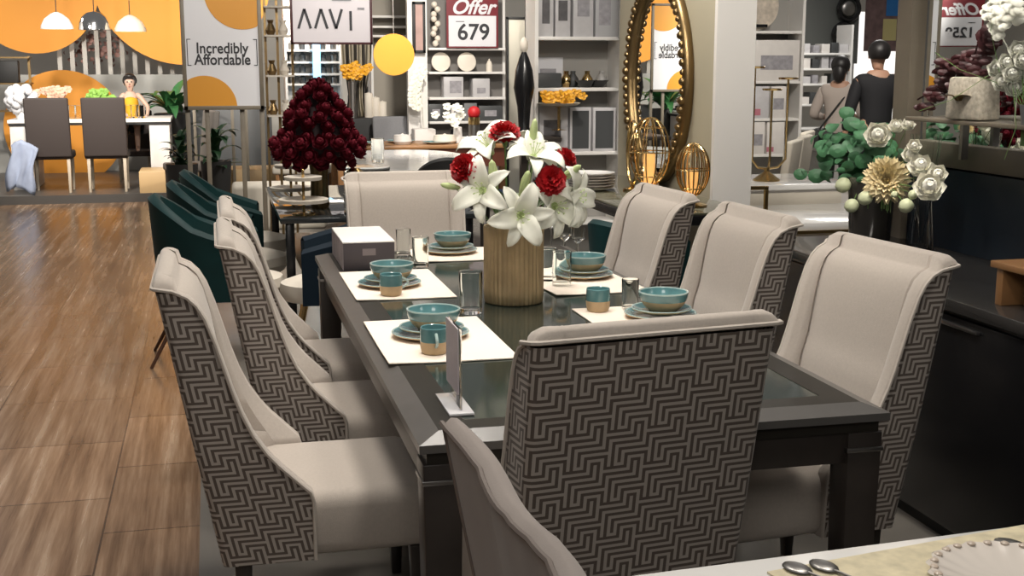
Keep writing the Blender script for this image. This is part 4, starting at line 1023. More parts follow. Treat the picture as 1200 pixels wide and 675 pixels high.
for sx in (-1, 1):
    for sy in (-1, 1): b = MB(); b.box((sx * .95, sy * .36, .36), (.07, .07, .72), bev=.004); b.build('leg', M['wood'], t)
for i, (x, y) in enumerate([(1.62, 13.35), (2.35, 13.30), (2.95, 13.4), (2.0, 13.6)]):
    dup(p0, (x, y, .757), 0, ['pale plate at the left end of the brown table', 'pale plate at the middle front of the brown table', 'pale plate at the right end of the brown table', 'pale plate at the back of the brown table'][i], 'plates on the brown table', scale=1.3)
def box_chair(label, loc, rz, m, leg_m, h=1.0, w=.46, group=None, name='dining_chair'):
    t = thing(name, label, 'chair', loc, rz, group)
    b = MB(); b.box((-.20, 0, .45 + (h - .45) / 2), (.07, w, h - .40), bev=.02, seg=3)
    for v in b.bm.verts: v.co.x -= .12 * max(0, (v.co.z - .45))
    b.build('backrest', m, t)
    b = MB(); b.box((.03, 0, .44), (.46, w, .09), bev=.025, seg=3); b.build('seat', m, t)
    for sx, sy in ((-.17, .19), (-.17, -.19), (.22, .19), (.22, -.19)):
        b = MB(); b.box((sx, sy * w / .46, .20), (.04, .04, .40), bev=.003, taper=(.7, .7)); b.build('leg', leg_m, t)
    return t
M['greyfab'] = mat('mid_grey_fabric', (.20, .20, .21), .8, noise=(60, .1)); M['creamfab'] = mat('cream_fabric', (.66, .61, .52), .8)
box_chair('mid grey dining chair at the far side of the brown table', (2.08, 14.2, 0), -PI / 2, M['greyfab'], M['dkwood'], .98, .55)
box_chair('blue upholstered chair beyond the right end of the white oval table', (2.55, 10.75, 0), PI * .9, mat('royal_blue_fabric', (.01, .045, .13), .7), M['dkwood'], 1.0, .6)
cc = box_chair('cream upholstered armchair behind the rose tower, left of two', (1.0, 14.2, 0), -PI / 2 - .3, M['creamfab'], M['wood'], 1.15, .62)
dup(cc, (1.30, 15.9, 0), -PI / 2, 'cream upholstered armchair behind the rose tower, right of two')
t = thing('flower_vase', 'small black vase with pale flowers on the brown table', 'vase', (2.56, 13.45, .757)); b = MB(); b.lathe([(0, 0), (.04, 0), (.055, .06), (.03, .12), (.035, .15), (0, .14)], 20); b.build('vase_body', M['black'], t)
flowerbunch('table_flowers', 'pale cream flowers in the black vase on the brown table', (2.56, 13.45, 1.02), .16, 16, M['lily'], 4, .045, .8)
t = thing('candle_lantern', 'glass hurricane with gold band and red bloom on the brown table', 'lantern', (2.76, 13.3, .757)); b = MB(); b.lathe([(0, 0), (.06, 0), (.06, .26), (.055, .26), (.055, .01), (0, .01)], 20); b.build('glass_cylinder', M['steel'], t)
b = MB(); b.lathe([(.062, .2), (.064, .24), (.062, .28)], 20); b.build('gold_band', M['gold'], t); b = MB(); b.ball((0, 0, .33), .07, 12, 8); b.build('red_bloom', M['red'], t)
for i, (x, y, s, lab) in enumerate([(1.42, 13.25, 1.6, 'large glass at the left of the brown table'), (1.40, 10.9, 1.8, 'tall glass on the white oval table'), (3.08, 13.3, 1.2, 'glass at the right of the brown table')]): dup(g0, (x, y, .757), 0, lab, 'glasses on the middle tables', scale=s)

# ------------------------------------------------------------------ centre back: disc, drapes, shelves, picture
x0, z0, x1, z1 = span(438, 41, 485, 87, 12.6)
t = thing('hanging_disc', 'small round orange disc hanging right of the geometric-letter sign', 'sign', ((x0 + x1) / 2, 12.6, (z0 + z1) / 2)); b = MB(); r_ = (x1 - x0) / 2
b.prism([(r_ * math.cos(2 * PI * k / 48), r_ * math.sin(2 * PI * k / 48)) for k in range(48)], -.01, .01, axis='y'); b.build('disc_face', M['orangedot'], t); b = MB(); b.box((0, 0, r_ + .6), (.006, .006, 1.2)); b.build('hanging_wire', M['steel'], t)
x0, z0, x1, z1 = span(434, -30, 486, 41, 15.5)
t = shelf_unit('white shelf unit above the small orange disc', x0, x1, 15.5, .35, (at(450, 41, 15.5).z, at(450, 30, 15.5).z, at(450, 18, 15.5).z, .6), 2.7, back=mat('taupe_back', (.34, .31, .26), .6), posts=False)
x0, z0, x1, z1 = span(484, 2, 498, 62, 14.2)
t, w, h = poster('picture_frame', 'narrow framed picture in dusty pink at the left of the 679 shelf unit', 'picture', x0, z0, x1, z1, 14.2, fr=.03, frame_m=M['matblack'], m=mat('dusty_pink_print', (.42, .27, .24), .6, noise=(6, .4)))
wall('wall_partition', at(476, 0, 14.3).x, 14.25, at(499, 0, 14.3).x, 14.35, 0, 3.2, M['shelfwhite'])
# striped drapes
b = MB(); x0 = at(398, 0, 15.25).x; x1 = at(434, 0, 15.25).x; rows = []
for i in range(10):
    z = 2.4 - i * .2; pinch = 1 - .45 * math.exp(-((z - 1.25) / .25) ** 2)
    rows.append([(x0 + (x1 - x0) * (.5 + (j / 60 - .5) * pinch), .05 * math.sin(j * .8), z) for j in range(61)])
b.grid(rows)
def stripes(name, a, c, sc):
    m = mat(name, a, .7); nt = m.node_tree; N = nt.nodes; w_ = N.new('ShaderNodeTexWave'); w_.inputs['Scale'].default_value = sc; tc = N.new('ShaderNodeTexCoord'); nt.links.new(tc.outputs['Object'], w_.inputs[0])
    r_ = N.new('ShaderNodeValToRGB'); r_.color_ramp.interpolation = 'CONSTANT'; r_.color_ramp.elements[0].color = (*a, 1); r_.color_ramp.elements[1].color = (*c, 1); r_.color_ramp.elements[1].position = .6
    nt.links.new(w_.outputs[0], r_.inputs[0]); nt.links.new(r_.outputs[0], N['Principled BSDF'].inputs[0]); return m
simple('striped_drape', 'beige and black striped drape tied in the middle, below the hanging sign', 'curtain', b, stripes('striped_cloth', (.45, .40, .30), (.05, .045, .04), 3.2), (0, 15.25, .0), sharp=None)
t = thing('flower_vase', 'clear vase with yellow flowers beside the striped drape', 'vase', (at(413, 100, 14.8).x, 14.8, .98)); b = MB(); b.lathe([(0, 0), (.05, 0), (.04, .25), (.05, .42), (0, .40)], 20); b.build('vase_body', M['steel'], t)
flowerbunch('yellow_flowers', 'bunch of yellow flowers in the vase beside the striped drape', at(413, 86, 14.8), .15, 22, M['yellowpetal'], 6, .05, .7)
b = MB(); b.box((0, 0, .29), (1.6, .5, .98), bev=.01); simple('display_cabinet', 'low black-topped cabinet behind the brown table', 'cabinet', b, M['matblack'], (at(440, 120, 13.6).x - .15, 14.86, .2))
x0, z0, x1, z1 = span(335, 48, 400, 110, 17)
shelf_unit('white display shelves with dark glassware beneath the hanging sign', x0, x1, 17, .4, [at(360, y, 17).z for y in (58, 72, 86, 98)], 2.5, back=M['shelfwhite'], posts=False)
k = 0
for row, pyv in enumerate((58, 72, 86, 98)):
    zz_ = at(360, pyv, 17).z
    for j in range(5):
        b = MB(); b.lathe([(0, 0), (.04, 0), (.045, .08), (.02, .10), (.02, .12), (0, .12)], 12)
        simple('glass_jar', 'dark jar in a row on the white shelves below the hanging sign', 'jar', b, M['boxdark'] if j % 2 else M['steel'], (x0 + .1 + (x1 - x0 - .2) * j / 4, 17.12, zz_), 'dark jars on the white shelves')
b = MB(); b.box((0, 0, 0), (.10, .03, .50)); b.box((0, .03, -.9), (.03, .03, 1.5)); b.box((0, 0, -1.64), (.2, .2, .02)); simple('lit_screen', 'narrow light blue screen glowing between the white shelves', 'screen', b, mat('blue_screen', (.2, .5, .7), .4, emit=((.35, .7, 1), 1.6)), (at(371, 70, 16.9).x, 16.9, 1.655))
# gold ladder-like rack on the left of the hanging sign
x0, z0, x1, z1 = span(312, -10, 342, 130, 11.5)
t = thing('gold_rack', 'slim gold and beige open rack left of the hanging sign', 'rack', ((x0 + x1) / 2, 11.5, 0)); w = x1 - x0
for s in (-1, -.1, 1): b = MB(); b.box((s * w / 2 * .9, 0, 1.2), (.022, .022, 2.4)); b.build('upright', M['darkgold'] if s else M['cream'], t)
for z in (1.15, 1.5, 1.85, 2.1): b = MB(); b.box((0, 0, z), (w * .95, .3, .015)); b.build('rung', M['cream'], t)
for i in range(6):
    b = MB(); b.lathe([(0, 0), (.03, 0), (.045, .04), (.02, .10), (.03, .13), (0, .13)], 14)
    simple('small_vase', 'small pale vase on the gold rack left of the hanging sign', 'vase', b, M['cream'] if i % 2 else M['darkgold'], (x0 + .06 + (.11 if i % 2 else 0), 11.45, (1.158, 1.508, 1.858)[i // 2]), 'small vases on the gold rack')

M['lidgrey2'] = mat('grey_glazed_pot', (.2, .2, .2), .4)
# ------------------------------------------------------------------ left display stage: table, chairs, child, lamps, discs
PLZ = .10
def disc(label, px, py, rp, Y):
    c = at(px, py, Y); e = at(px + rp, py, Y); r_ = e.x - c.x; t = thing('wall_disc', label, 'wall decoration', c)
    b = MB(); b.prism([(r_ * math.cos(2 * PI * k / 64), r_ * math.sin(2 * PI * k / 64)) for k in range(64)], -.02, .02, axis='y'); b.build('disc_panel', M['orange'], t, sharp=30)
    return t
wall('wall_stage', -4.2, 18.6, .75, 18.75, 0, 1.45, mat('grey_stage_wall', (.33, .33, .31), .6))
disc('large orange disc at the top left corner of the photo', 38, -12, 77, 18.5)
disc('large orange disc behind the free-standing sign', 213, -28, 104, 18.5)
disc('orange disc low behind the white dining table, its top showing', 76, 150, 70, 18.4)
b = MB(); t = thing('slat_screen', 'row of pale upright slats between the large orange discs', 'screen', (-1.05, 18.9, 0))
for k in range(14): b.box((-1.0 + k * .17, 0, 1.45), (.06, .05, 2.9))
b.build('slats', M['wallgrey'], t); b = MB(); b.box((.1, 0, .05), (2.4, .12, .1)); b.build('base_rail', M['greywood'], t)
leafy('blossom_branches', 'reddish blossom branches behind the slats above the child', 'flowers', at(112, 55, 19.3), (.45, .2, .38), 110, .045, mat('blush_blossom', (.36, .20, .17), .6, noise=(5, .7)), 8)
b = MB(); c = at(112, 55, 19.3); b.lathe([(0, 0), (.16, 0), (.2, .5), (.05, .55), (.03, 1.6), (0, 1.7)], 16, c=(0, 0, 0)); simple('floor_vase', 'tall floor vase holding the blossom branches behind the slats', 'vase', b, M['lidgrey2'], (c.x, 19.3, 0))
TY = 15.95
xa, xb_ = at(8, 140, TY).x, at(200, 140, TY).x; zt = at(100, 140, TY).z
t = thing('dining_table', 'white slab-leg dining table on the stage at the far left', 'table', ((xa + xb_) / 2, TY + .5, PLZ)); w = xb_ - xa; hh = zt - PLZ
b = MB(); b.box((0, 0, hh - .02), (w, 1.0, .04), bev=.004); b.build('tabletop', M['white'], t); b = MB(); b.box((0, 0, hh - .055), (w * .99, .98, .03)); b.build('edge_band', M['matblack'], t)
for s in (-1, 1): b = MB(); b.box((s * (w / 2 - .14), 0, (hh - .07) / 2), (.24, .95, hh - .07), bev=.004); b.build('slab_leg', M['boxwhite'], t)
M['brownfab'] = mat('dark_brown_fabric', (.040, .030, .027), .75); M['paleleg'] = mat('pale_wood_leg', (.45, .38, .29), .5)
x0, z0, x1, z1 = span(33, 117, 80, 200, 15.45)
dc = box_chair('dark brown high-back chair, left of two, back to us at the white table', ((x0 + x1) / 2, 15.68, PLZ), PI / 2, M['brownfab'], M['paleleg'], z1 - PLZ, x1 - x0, 'brown high-back chairs on the stage')
c2 = dup(dc, (at(122.5, 150, 15.45).x, 15.68, PLZ), PI / 2, 'dark brown high-back chair, right of two, back to us at the white table')
c3 = dup(dc, (at(165, 150, 16.9).x - .1, 17.15, PLZ), -PI / 2, 'dark brown chair the child sits on beyond the white table', scale=(1, .9, .8))
b = MB(); rows = []
for i in range(10):
    q = i / 9; rows.append([(-.02 * q * j, -.24 - .10 * q + .03 * math.sin(j * 1.3 + q), .62 - .60 * q + .0 * j) for j in range(9)])
rows = [[(-.14 + .035 * j - .08 * q_ + .02 * math.sin(q_ * 7 + j), -.05 * math.sin(q_ * 1.5) + .03 * math.sin(j * 2.2 + q_ * 2), .56 - .54 * q_ + .06 * math.sin(j * .5)) for j in range(9)] for q_ in [i / 11 for i in range(12)]]
b = MB(); b.grid(rows); o = simple('throw_blanket', 'blue-grey throw hanging to the floor at the left of the brown chairs', 'blanket', b, mat('blue_grey_cloth', (.26, .30, .40), .8, noise=(6, .3)), (at(30, 200, 15.4).x, 15.42, PLZ + .02), sharp=None)
sm = o.modifiers.new('solid', 'SOLIDIFY'); sm.thickness = .02
b = MB(); rr = random.Random(2)
for k in range(60):
    d = Vector((rr.gauss(0, 1), rr.gauss(0, 1), rr.gauss(0, 1))).normalized(); b.ball(d * .15, .055, 7, 5)
simple('white_hydrangea', 'big round white hydrangea head at the left end of the white table', 'flower', b, mat('white_floret', (.70, .70, .72), .7), at(22, 117, 15.9) + Vector((0, .2, 0)), sharp=None)
t = thing('flower_vase', 'small white vase under the hydrangea on the white table', 'vase', (at(22, 117, 15.9).x, 16.1, zt)); b = MB(); b.lathe([(0, 0), (.06, 0), (.08, .06), (.04, .15), (.045, .18), (0, .17)], 20); b.build('vase_body', M['white'], t)
b = MB(); b.lathe([(0, 0), (.08, 0), (.13, .14), (.12, .14), (0, .08)], 20); simple('planter', 'low grey bowl under the bright green centrepiece', 'bowl', b, M['lidgrey2'], (at(117, 111, 16.3).x, 16.3, zt))
flowerbunch('green_foliage', 'bright green leafy centrepiece on the white table', at(117, 114, 16.3), .15, 34, mat('lime_leaf', (.22, .42, .07), .6), 11, .045, .5)
flowerbunch('peach_flowers', 'low peach and white flower centrepiece on the white table', at(66, 110, 16.3), .20, 34, mat('peach_petal', (.70, .42, .30), .6, noise=(8, .5)), 12, .045, .3)
for i, px in enumerate((85, 92, 150, 158, 166)): dup(g0, (at(px, 135, 16.2).x, 16.2, zt), 0, 'dark glass on the white stage table', 'glasses on the white stage table', scale=1.4)
# pendant lamps
def pendant(label, px, py, prof_m, shape, Y=16.2):
    c = at(px, py, Y); t = thing('pendant_lamp', label, 'lamp', c); r = .19
    b = MB()
    if shape: pr_ = [(r, 0), (r * .97, .04), (r * .75, .12), (r * .35, .18), (.02, .2), (0, .2)]
    else: pr_ = [(r, 0), (r * .95, .08), (r * .8, .15), (r * .5, .20), (.02, .22), (0, .22)]
    b.lathe(pr_, 28); b.lathe([(q[0] * .96, q[1] - .001) for q in pr_], 28); b.build('lamp_shade', prof_m, t)
    b = MB(); b.ball((0, 0, .06), .05, 12, 8); b.build('bulb', mat('warm_bulb', (1, .9, .7), .4, emit=((1, .85, .6), 12)), t)
    b = MB(); b.tube([(0, 0, .2), (0, 0, 1.2)], .006, 6); b.build('cord', M['steel'], t)
pendant('white dome pendant lamp, leftmost of three over the stage table', 67, 34, M['white'], 1)
pendant('silver dome pendant lamp, middle of three over the stage table', 111, 35, M['chrome'], 0)
pendant('cream dome pendant lamp, rightmost of three over the stage table', 153, 37, mat('cream_enamel', (.80, .70, .55), .35), 1)
# side chair, plant, dark cabinet
sc_ = box_chair('grey tapered side chair with pale seat beside the white stage table', (at(222, 180, 14.6).x, 14.8, 0), PI + .3, mat('taupe_fabric', (.16, .145, .13), .7), M['dkwood'], 1.05, .45)
b = MB(); rr = random.Random(21); C_ = at(200, 125, 17.2)
for k in range(26):
    az = rr.uniform(0, 2 * PI); b.grid(rot_rows(petal_rows(rr.uniform(.4, .75), .07, rr.uniform(1.0, 2.0), .2, rr.uniform(.7, 1.35), n=8), az, (0, 0, 0)))
o = simple('potted_palm', 'dark green leafy plant behind the free-standing sign', 'plant', b, M['leaf'], (C_.x, C_.y, .95), sharp=None)
b = MB(); b.lathe([(0, 0), (.18, 0), (.22, .85), (.2, .86), (0, .8)], 24); simple('plant_pot', 'tall dark pot holding the leafy plant', 'pot', b, M['matblack'], (C_.x, C_.y, PLZ))
b = MB(); b.box((0, 0, .5), (1.3, .5, 1.0), bev=.01); simple('display_cabinet', 'dark cabinet behind the side chair at the edge of the stage', 'cabinet', b, M['boxdark'], (at(262, 140, 18).x, 18.0, .0))
b = MB(); b.box((0, 0, 0), (2.0, .6, .35), bev=.01); simple('display_plinth', 'low pale wooden plinth behind the legs of the free-standing sign', 'plinth', b, mat('pale_oak', (.50, .34, .17), .5), (at(265, 205, 15).x, 15.6, .18))

# ------------------------------------------------------------------ right: white display tables, candelabra, cream chairs, stock shelves
t = thing('display_table', 'white display block with gold edge trim behind the right wing chairs', 'table', (4.05, 7.78, 0), 0)
b = MB(); b.box((0, 0, .58), (1.5, 1.0, .05), bev=.004); b.build('tabletop', M['whitegloss'], t); b = MB(); b.box((0, 0, .545), (1.51, 1.01, .02)); b.build('gold_trim', M['gold'], t)
b = MB(); b.box((0, 0, .265), (1.35, .9, .53), bev=.004); b.build('block', M['boxwhite'], t)
t2 = thing('frame_ornament', 'square gold tube frame standing on the white display block', 'ornament', at(880, 235, 7.45))
x0, z0, x1, z1 = span(864, 220, 898, 252, 7.45); wq = x1 - x0
t2.location = ((x0 + x1) / 2, 7.45, .605); b = MB(); hq = z1 - .605
for s in (-1, 1): b.box((s * wq / 2, 0, hq / 2), (.025, .025, hq), bev=.003)
b.box((0, 0, hq), (wq + .025, .025, .025), bev=.003); b.box((0, 0, .0125), (wq, .025, .025), bev=.003); b.build('frame', M['gold'], t2)
t = thing('display_table', 'white drawer block under the gold candelabra', 'table', (4.02, 8.80, 0)); b = MB(); b.box((0, 0, .72), (1.25, .85, .04), bev=.004); b.build('tabletop', M['whitegloss'], t)
b = MB(); b.box((0, 0, .36), (1.2, .8, .70), bev=.004); b.build('block', M['boxwhite'], t); b = MB(); b.box((.0, -.405, .60), (1.0, .012, .16), bev=.003); b.build('drawer', M['creamfab'], t)
cb = at(898, 212, 8.7); t = thing('candelabra', 'three-armed gold candle holder on the white drawer block', 'candle holder', (cb.x, 8.7, .74))
b = MB(); b.lathe([(0, 0), (.10, 0), (.10, .012), (.06, .04), (.02, .07), (.02, .10), (0, .10)], 24); b.build('base', M['gold'], t)
for i, (px, py) in enumerate(((885, 80), (905, 106), (924, 93))):
    q = at(px, py, 8.7); dx = q.x - cb.x; h_ = q.z - .74
    b = MB(); b.tube([(0, 0, .09), (dx * .6, 0, .10), (dx, 0, .16), (dx, 0, h_)], .009, 8); a = b.build('arm', M['gold'], t)
    b = MB(); b.lathe([(0, h_), (.07, h_), (.075, h_ + .012), (.07, h_ + .015), (0, h_ + .006)], 24, c=(dx, 0, 0)); b.build('candle_dish', M['gold'], a)
Y = 12.0; x0 = at(843, 0, Y).x; x1 = at(945, 0, Y).x
zz_ = [at(890, y, Y).z for y in (36, 95, 139, 181)]
shelf_unit('white shelf unit of boxed dinnerware behind the gold candelabra', x0, x1, Y, .35, zz_ + [.25], 2.6, back=M['shelfback'], posts=False)
pb = (.5, .45, .7, .35); PR = M['printgrey']
cartons([(851, 882, 47, M['boxwhite'], PR, pb, 'white dinnerware carton, left on the upper shelf behind the candelabra'), (884, 938, 47, M['boxwhite'], PR, pb, 'wide white dinnerware carton, right on the upper shelf behind the candelabra')], Y + .02, zz_[1], 'dinnerware cartons behind the candelabra')
cartons([(850, 879, 99, M['boxwhite'], PR, pb, 'white carton with plate picture, left on the middle shelf behind the candelabra'), (882, 902, 101, M['boxgrey'], M['printpink'], (.3, .2, .4, .2), 'carton with pink sticker, centre of the middle shelf'), (904, 922, 101, M['boxwhite'], PR, pb, 'narrow white carton, right on the middle shelf')], Y + .02, zz_[2], 'dinnerware cartons behind the candelabra')
cartons([(850, 875, 146, M['boxwhite'], M['printpink'], (.2, .15, .3, .15), 'carton with pink sticker, left on the lower shelf behind the candelabra'), (878, 897, 143, M['boxwhite'], PR, pb, 'white carton, second on the lower shelf'), (899, 920, 143, M['boxwhite'], M['printpink'], (.2, .15, .4, .15), 'white carton, right on the lower shelf')], Y + .02, zz_[3], 'dinnerware cartons behind the candelabra')
t = thing('display_plate', 'big floral plate standing on the top shelf behind the candelabra', 'plate', (at(890, 15, Y).x, Y + .1, zz_[0] + .26)); b = MB(); b.at(rot=(PI / 2 - .1, 0, 0)).lathe([(0, .012), (.16, .010), (.25, 0), (.255, .004), (.16, .016), (0, .018)], 36); b.build('plate_body', mat('floral_plate', (.55, .48, .40), .3, noise=(16, .6)), t)
b = MB(); b.box((0, -.02, -.21), (.22, .1, .03), bev=.004); b.build('easel', M['black'], t)
x0, z0, x1, z1 = span(845, -20, 866, 30, Y - .05); t = thing('price_tag', 'price card with the digit 3 at the left of the top shelf', 'sign', ((x0 + x1) / 2, Y - .03, zz_[0])); b = MB(); b.box((0, 0, .2), (x1 - x0, .006, .4)); b.build('card', mat('pinkish_card', (.55, .45, .47), .5), t)
text_mesh('price_digit', '3', .13, M['ink'], t, ((x1 - x0) * .28, -.005, .13), bold=.006)
# cream chairs in a row
cr = box_chair('cream chair seat and back nearest the candelabra, in the row before the shoppers', (4.55, 9.85, 0), PI * .8, M['creamfab'], M['paleleg'], .95, .5, 'cream chairs before the shoppers')
dup(cr, (4.95, 10.45, 0), PI * .8, 'cream chair, middle of the row before the shoppers'); dup(cr, (5.3, 11.1, 0), PI * .8, 'cream chair, farthest of the row before the shoppers')
# bright stock behind
Y = 17.0
for i, (pa, pb_, pt, pbm, m) in enumerate([(925, 960, 60, 75, M['boxwhite']), (925, 985, 80, 90, M['boxgrey']), (930, 965, 98, 118, M['boxwhite']), (968, 985, 98, 115, M['boxdark']), (925, 955, 125, 150, M['boxgrey'])]):
    x0, z0, x1, z1 = span(pa, pt, pb_, pbm, 14.5)
x0, z0, x1, z1 = span(925, 50, 1000, 160, 15)
shelf_unit('white open shelves with stock far behind the cream chairs', x0, x1, 15, .4, [at(950, y, 15).z for y in (62, 80, 98, 122, 150)], 2.1, back=None, posts=False, m=M['white'])
k = 0
for pyv in (62, 80, 98, 122):
    zz0 = at(950, pyv, 15).z
    for j in range(6):
        k += 1; wv = rnd.uniform(.07, .13); hv = rnd.uniform(.08, .15); b = MB(); b.box((0, 0, hv / 2), (wv, .2, hv), bev=.004)
        simple('small_box', 'small stock box on the open shelves far behind the cream chairs', 'box', b, [M['boxwhite'], M['boxdark'], M['boxgrey'], M['printgrey']][k % 4], (x0 + .1 + (x1 - x0 - .2) * j / 5, 15.15, zz0), 'stock boxes on the far open shelves')
# round wall decorations on a dark panel
wall('wall_dark_panel', at(928, 0, 16.5).x, 16.5, at(1008, 0, 16.5).x, 16.6, 1.6, 3.6, mat('dark_green_grey_wall', (.10, .105, .10), .6))
for i, (px, py, r) in enumerate([(995, 10, .16), (988, 40, .15)]):
    t = thing('wall_ornament', ['round dark metal wall ornament, upper one on the dark wall', 'round dark metal wall ornament, lower one on the dark wall'][i], 'wall decoration', at(px, py, 16.42), 0, 'round wall ornaments')
    b = MB(); b.tube([(r * math.cos(2 * PI * k / 32), 0, r * math.sin(2 * PI * k / 32)) for k in range(32)], .03, 7, closed=True); b.build('ring', M['black'], t); b = MB(); b.ball((0, 0, 0), r * .7, 12, 8, sc=(1, .25, 1)); b.build('boss', M['steel'], t)
b = MB()
x0, z0, x1, z1 = span(1012, -10, 1062, 60, 18); t = thing('poster', 'colourful poster in blue and yellow above the two shoppers', 'poster', ((x0 + x1) / 2, 18, z0)); w = x1 - x0; h = z1 - z0
b.box((0, 0, h / 2), (w, .02, h)); b.build('poster_sheet', mat('mottled_print', (.22, .14, .14), .5, noise=(7, .9)), t); b = MB(); b.box((w * .22, -.012, h * .74), (w * .42, .004, h * .30)); b.build('blue_patch', mat('sky_blue_print', (.03, .22, .62), .5), t)
b = MB(); b.box((w * .12, -.012, h * .36), (w * .34, .004, h * .36)); b.build('yellow_patch', mat('pale_yellow_print', (.75, .66, .30), .5), t)
b = MB(); b.box((0, 0, -.35), (.9, .05, 2.4)); simple('glow_backdrop', 'glowing white sheet standing in for the brightly lit area behind the shoppers', 'backdrop', b, mat('glow_sheet', (.9, .9, .9), .5, emit=((1, .97, .92), .9)), (at(1030, 110, 18.2).x, 18.2, 1.55))  # glowing sheet added for the brightly lit area behind the shoppers
# shoppers
M['skin'] = mat('skin', (.42, .24, .16), .5); M['hair'] = mat('black_hair', (.012, .010, .010), .45); M['shirtblack'] = mat('black_shirt', (.006, .006, .008), .8); M['blouse'] = mat('beige_blouse', (.42, .36, .32), .8)
def skinned(name, verts, edges, radii, m, parent, root=0, sub=2):
    me = bpy.data.meshes.new(name); me.from_pydata(verts, edges, []); o = bpy.data.objects.new(name, me); COL.objects.link(o); o.parent = parent
    o.modifiers.new('skin', 'SKIN'); sv = me.skin_vertices[0].data
    for i, r in enumerate(radii): sv[i].radius = r if isinstance(r, tuple) else (r, r); sv[i].use_root = (i == root)
    o.modifiers.new('sub', 'SUBSURF').levels = sub; o.modifiers['sub'].render_levels = sub; o.modifiers['skin'].use_smooth_shade = True
    me.materials.append(m); return o
def person(label, loc, rz, s, top_m, leg_m, arm_pose, hair_long, bag=False, skin=None):
    t = thing('person', label, 'person', loc, rz); t.scale = (s,) * 3; skin = skin or M['skin']
    # front is +x ; right = -y
    def body(nm, m, off, parts):
        V = []; E = []; R = []
        idx = {}
        for k, (p, r) in parts.items(): idx[k] = len(V); V.append(p); R.append(tuple(q + off for q in r) if isinstance(r, tuple) else r + off)
        return V, R, idx
    J = {'pel': ((0, 0, .95), (.12, .16)), 'wst': ((0, 0, 1.10), (.10, .135)), 'chs': ((.01, 0, 1.30), (.115, .165)), 'shd': ((0, 0, 1.42), (.09, .13)), 'nck': ((.01, 0, 1.50), .052), 'hd0': ((.02, 0, 1.56), .058), 'hd1': ((.025, 0, 1.64), .088), 'hd2': ((.015, 0, 1.72), .078)}
    for sd, nm in ((1, 'l'), (-1, 'r')):
        sh, el, wr, hd = arm_pose[nm]
        J['s' + nm] = ((0, sd * .17, 1.41), .058); J['e' + nm] = (el, .043); J['w' + nm] = (wr, .029); J['p' + nm] = (hd, (.020, .038))
        J['h' + nm] = ((0, sd * .09, .88), .088); J['k' + nm] = ((.02, sd * .095, .48), .058); J['a' + nm] = ((-.01, sd * .10, .09), .037); J['t' + nm] = ((.13, sd * .12, .035), (.035, .028))
    V, R, ix = body('body', skin, 0, J)
    Ed = [('pel', 'wst'), ('wst', 'chs'), ('chs', 'shd'), ('shd', 'nck'), ('nck', 'hd0'), ('hd0', 'hd1'), ('hd1', 'hd2')]
    for nm in 'lr': Ed += [('shd', 's' + nm), ('s' + nm, 'e' + nm), ('e' + nm, 'w' + nm), ('w' + nm, 'p' + nm), ('pel', 'h' + nm), ('h' + nm, 'k' + nm), ('k' + nm, 'a' + nm), ('a' + nm, 't' + nm)]
    # fingers: four and a thumb
    for sd, nm in ((1, 'l'), (-1, 'r')):
        hd = Vector(arm_pose[nm][3]); wr = Vector(arm_pose[nm][2]); d = (hd - wr).normalized(); sidev = Vector((0, 1, 0)).cross(d); sidev = sidev.normalized() if sidev.length > .1 else Vector((1, 0, 0))
        for f in range(4):
            b0_ = hd + d * .03 + sidev * (.024 - f * .016); b1_ = b0_ + d * (.038, .045, .042, .032)[f] ; b2_ = b1_ + d * .022 + Vector((.0, -sd * .012, 0))
            for q, pt in enumerate((b0_, b1_, b2_)): k = 'f%s%d%d' % (nm, f, q); ix[k] = len(V); V.append(tuple(pt)); R.append(.0085)
            Ed += [('p' + nm, 'f%s%d0' % (nm, f)), ('f%s%d0' % (nm, f), 'f%s%d1' % (nm, f)), ('f%s%d1' % (nm, f), 'f%s%d2' % (nm, f))]
        a_ = wr + d * .03 + sidev * .03; c_ = a_ + d * .03 + sidev * .018
        for q, pt in enumerate((a_, c_)): k = 'g%s%d' % (nm, q); ix[k] = len(V); V.append(tuple(pt)); R.append(.010)
        Ed += [('w' + nm, 'g%s0' % nm), ('g%s0' % nm, 'g%s1' % nm)]
    skinned('body', V, [(ix[a], ix[c]) for a, c in Ed], R, skin, t, root=ix['pel'])
    # face
    b = MB(); b.ball((.112, 0, 1.625), .014, 8, 6, sc=(1, .8, 1.6))
    for s_ in (-1, 1): b.ball((0.01, s_ * .088, 1.63), .022, 8, 6, sc=(.6, .35, 1.2))
    b.build('nose_and_ears', skin, t)
    b = MB()
    for s_ in (-1, 1): b.ball((.100, s_ * .032, 1.65), .010, 8, 6)
    b.build('eyes', M['ink'], t)
    b = MB(); b.ball((.104, 0, 1.585), .012, 8, 6, sc=(.5, 1.8, .5)); b.build('mouth', mat('lips', (.4, .12, .11), .5), t)
    # clothes
    J['col'] = ((.005, 0, 1.475), (.052, .07)); keys = ['pel', 'wst', 'chs', 'shd', 'sl', 'sr', 'el', 'er', 'col']; V2 = [J[k][0] for k in keys]; R2 = [tuple(q + .016 for q in J[k][1]) if isinstance(J[k][1], tuple) else J[k][1] + .016 for k in keys]
    i2 = {k: i for i, k in enumerate(keys)}; 
    if hair_long != 'child':
        for nm in 'lr': i2['w' + nm] = len(V2); e_ = Vector(J['e' + nm][0]); w_ = Vector(J['w' + nm][0]); V2.append(tuple(e_.lerp(w_, .85))); R2.append(.042)
    E2 = [('shd', 'col'), ('pel', 'wst'), ('wst', 'chs'), ('chs', 'shd'), ('shd', 'sl'), ('shd', 'sr'), ('sl', 'el'), ('sr', 'er')] + ([('el', 'wl'), ('er', 'wr')] if hair_long != 'child' else [])
